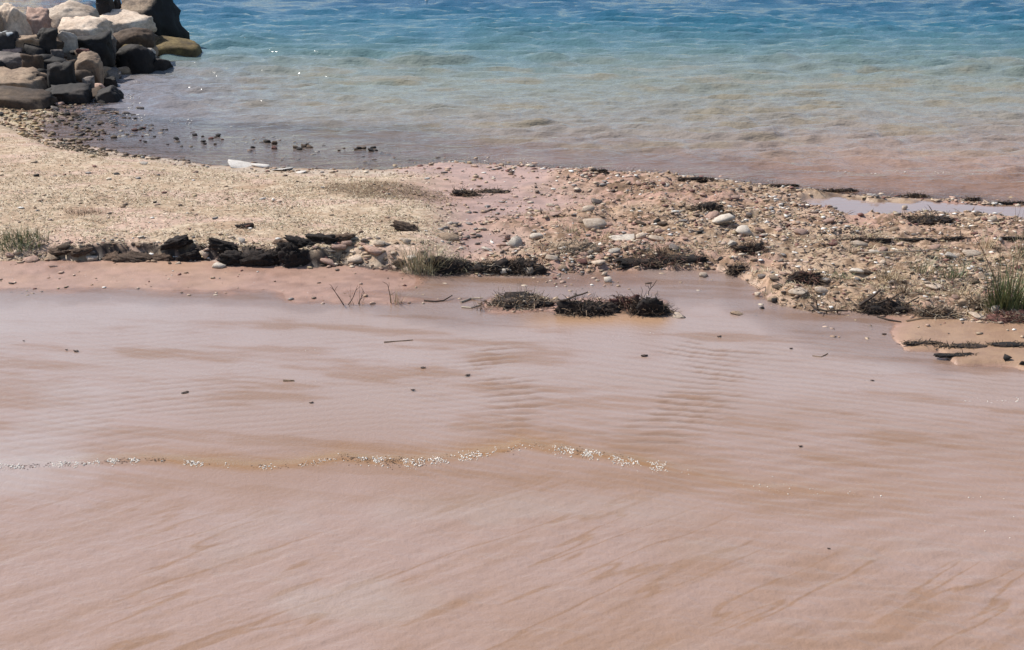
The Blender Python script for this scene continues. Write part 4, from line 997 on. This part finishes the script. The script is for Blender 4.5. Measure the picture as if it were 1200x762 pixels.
# straw lying and standing on the dry bar and bank
def strawset(name, n, u0, u1, v0, v1, densf, L, w, mats, seed, label):
    rs = np.random.RandomState(seed)
    x, y, u_, v_ = cast(n, u0, u1, v0, v1, rs); z, a = H(x, y, True)
    k = rs.rand(n) < densf(x, y, u_, v_, a)
    x, y, z = x[k], y[k], z[k]; n = len(x)
    l = L*rs.uniform(.4, 1.3, n); an = rs.uniform(0, 6.28, n); up = rs.uniform(.0, .55, n)**1.3
    dx, dy = np.cos(an)*l*np.sqrt(1-up**2), np.sin(an)*l*np.sqrt(1-up**2); dz = up*l
    nx, ny = -np.sin(an)*w, np.cos(an)*w
    A = np.stack([x-nx, y-ny, z], -1); B = np.stack([x+nx, y+ny, z], -1)
    C = np.stack([x+dx*.55+nx*.8, y+dy*.55+ny*.8, z+dz*.75], -1); D = np.stack([x+dx*.55-nx*.8, y+dy*.55-ny*.8, z+dz*.75], -1)
    E = np.stack([x+dx, y+dy, z+dz], -1)
    V = np.stack([A, B, C, D, E], 1).reshape(-1, 3); i = 5*np.arange(n)[:, None]
    T = np.concatenate([i+np.array([[0, 1, 2]]), i+np.array([[0, 2, 3]]), i+np.array([[3, 2, 4]])], 0)
    me = mesh_np(name, V, T)
    at = me.color_attributes.new('tint', 'FLOAT_COLOR', 'POINT'); pal = np.array(mats)[rs.randint(0, len(mats), n)]*rs.uniform(.75, 1.2, (n, 1))
    c = np.repeat(np.concatenate([pal, np.ones((n, 1))], 1), 5, 0).astype(np.float32); at.data.foreach_set('color', c.ravel())
    o = link(name, me, M['pebble']); tag(o, label, 'grass', kind='stuff')
strawset('dry_grass', 64000, -60, 560, 170, 312, lambda x, y, u, v, a: (a['s1'] > .03)*(a['s2'] > .25)*a['wl']*(.25+.75*ss(-.3, .3, fbm(x*2.2, y*2.2, 5.5, 3))), .034, .0032, [(.56,.45,.31),(.44,.33,.21),(.66,.56,.42),(.26,.18,.11),(.32,.27,.15),(.16,.11,.07)], 1, 'short dry straw coloured grass on the left bar')
strawset('brown_grass', 16000, 330, 560, 205, 262, lambda x, y, u, v, a: ss(1.1, .2, ((u-455)/95)**2+((v-236)/13)**2+.8*fbm(x*4, y*4, 1.5, 2)), .05, .0022, [(.20,.13,.07),(.30,.20,.11),(.14,.09,.055)], 2, 'brown weedy growth at the back right of the dry bar')
strawset('bark_litter', 9000, 560, 1290, 205, 378, lambda x, y, u, v, a: (a['s1'] > -.02)*(a['s2'] > .05)*(a['pin'] < .3)*(a['wr']+.25*a['flat'])*(.06+.9*ss(.0, .3, fbm(x*2.0+9, y*4.4, 17.5, 3))), .085, .0055, [(.07,.042,.03),(.13,.075,.05),(.05,.03,.022),(.22,.15,.10)], 8, 'dark broken bark and stems strewn among the stones')
strawset('bank_litter', 56000, 560, 1290, 225, 378, lambda x, y, u, v, a: (a['s1'] > .0)*(a['s2'] > .1)*(a['pin'] < .3)*a['wr']*(.10+.75*ss(-.05, .3, fbm(x*2.2, y*4.0, 7.5, 3))+.35*ss(990, 1080, u)*ss(285, 310, v)), .055, .0022, [(.46,.35,.22),(.26,.18,.10),(.10,.06,.04),(.28,.25,.13),(.58,.50,.36),(.20,.12,.08)], 3, 'dead grass and plant litter among the stones')

# white beads that model sun glints on the small wave front, plus some foam
def bead_pts(segs, seed):
    rs = np.random.RandomState(seed); P_, S_ = [], []
    for (u0, v0, u1, v1, n, sv, s0, s1_) in segs:
        t = rs.rand(n); u_ = u0+(u1-u0)*t+rs.normal(0, 2, n); v_ = v0+(v1-v0)*t+rs.normal(0, sv, n)
        cl = vn(u_*.09, v_*.0+seed)+.5*vn(u_*.31, v_*.3) > -.1
        u_, v_ = u_[cl], v_[cl]; y = Yv(v_); x = Xuy(u_, y); P_.append(np.stack([x, y, np.zeros_like(x)], 1)); S_.append(s0+(s1_-s0)*rs.rand(len(x))**3)
    return np.concatenate(P_), np.concatenate(S_)
segs = []
for i in range(len(CREST)-1):
    (u0, v0), (u1, v1) = CREST[i], CREST[i+1]
    if u1 <= 0 or u0 >= 1060: continue
    if 780 <= u0: n_ = 3
    elif 590 <= u0 < 650: n_ = 4
    elif u0 < 60: n_ = 60
    elif 240 <= u0 < 400: n_ = 18
    else: n_ = 60
    segs.append((u0, v0+1, u1, v1+1, n_*7, 1.7 if u0 < 400 else 3.4, .0007, .0050))
segs += [(430,537,470,541,20,3,.001,.004),(400,533,430,541,24,3,.001,.005),(655,523,700,533,40,3,.001,.005),(1130,470,1200,470,60,1.2,.001,.004),(870,568,1000,576,16,4,.001,.004),(690,398,770,396,26,4,.001,.004),(205,477,222,478,8,1.5,.001,.004),(208,461,216,461,6,1,.001,.003),(55,516,66,516,7,1,.001,.004),(345,402,378,418,12,5,.001,.0035),(370,448,390,452,8,2,.001,.0035),(1080,590,1200,640,10,14,.001,.004),(0,318,420,345,260,7,.001,.0035)]
pp, sz_ = bead_pts(segs, 5)
zz, _ = pond_fn(pp[:, 0], pp[:, 1]); gg = H(pp[:, 0], pp[:, 1]); pp[:, 2] = np.maximum(zz, gg)+sz_*.25
o = many('foam', pp, sz_, M['foam'], jitter=.1, tall=.8, seedn=3); tag(o, 'white glint beads and some foam along the little wave front', 'foam', kind='stuff')  # white beads model sun glints, plus some foam
pp, sz_ = bead_pts([(a_, b_, c_, d_, n_//2, sv_*.8, .001, .004) for (a_, b_, c_, d_, n_, sv_, e_, f_) in segs[:14]]+[(430,540,600,530,160,2.5,.001,.005),(655,525,745,541,90,3,.001,.004),(180,541,240,545,60,2,.001,.004)], 15)  # dark bits added for the brown between the glints
zz, _ = pond_fn(pp[:, 0], pp[:, 1]); pp[:, 2] = zz+.0005
o = many('dark_bits', pp, sz_, M['leaf'], jitter=.3, tall=.4, seedn=6); tag(o, 'dark bits added between the glint beads of the little wave front', 'dark bits', kind='stuff')
pp, sz_ = bead_pts([(135,134,170,140,60,2,.004,.02),(180,139,225,144,90,2,.004,.022),(140,115,165,122,50,3,.004,.02),(120,96,135,100,30,2,.004,.015),(130,125,160,128,40,2,.004,.016),(940,205,1200,206,80,1.2,.003,.012),(520,187,640,190,60,2,.003,.01),(190,122,230,126,8,2,.004,.012)], 9)
zz, _ = sea_fn(pp[:, 0], pp[:, 1]); pp[:, 2] = zz+.002
o = many('shore_foam', pp, sz_, M['foam'], jitter=.2, tall=.45, seedn=4); tag(o, 'broken white foam where the sea meets the stones', 'foam', kind='stuff')
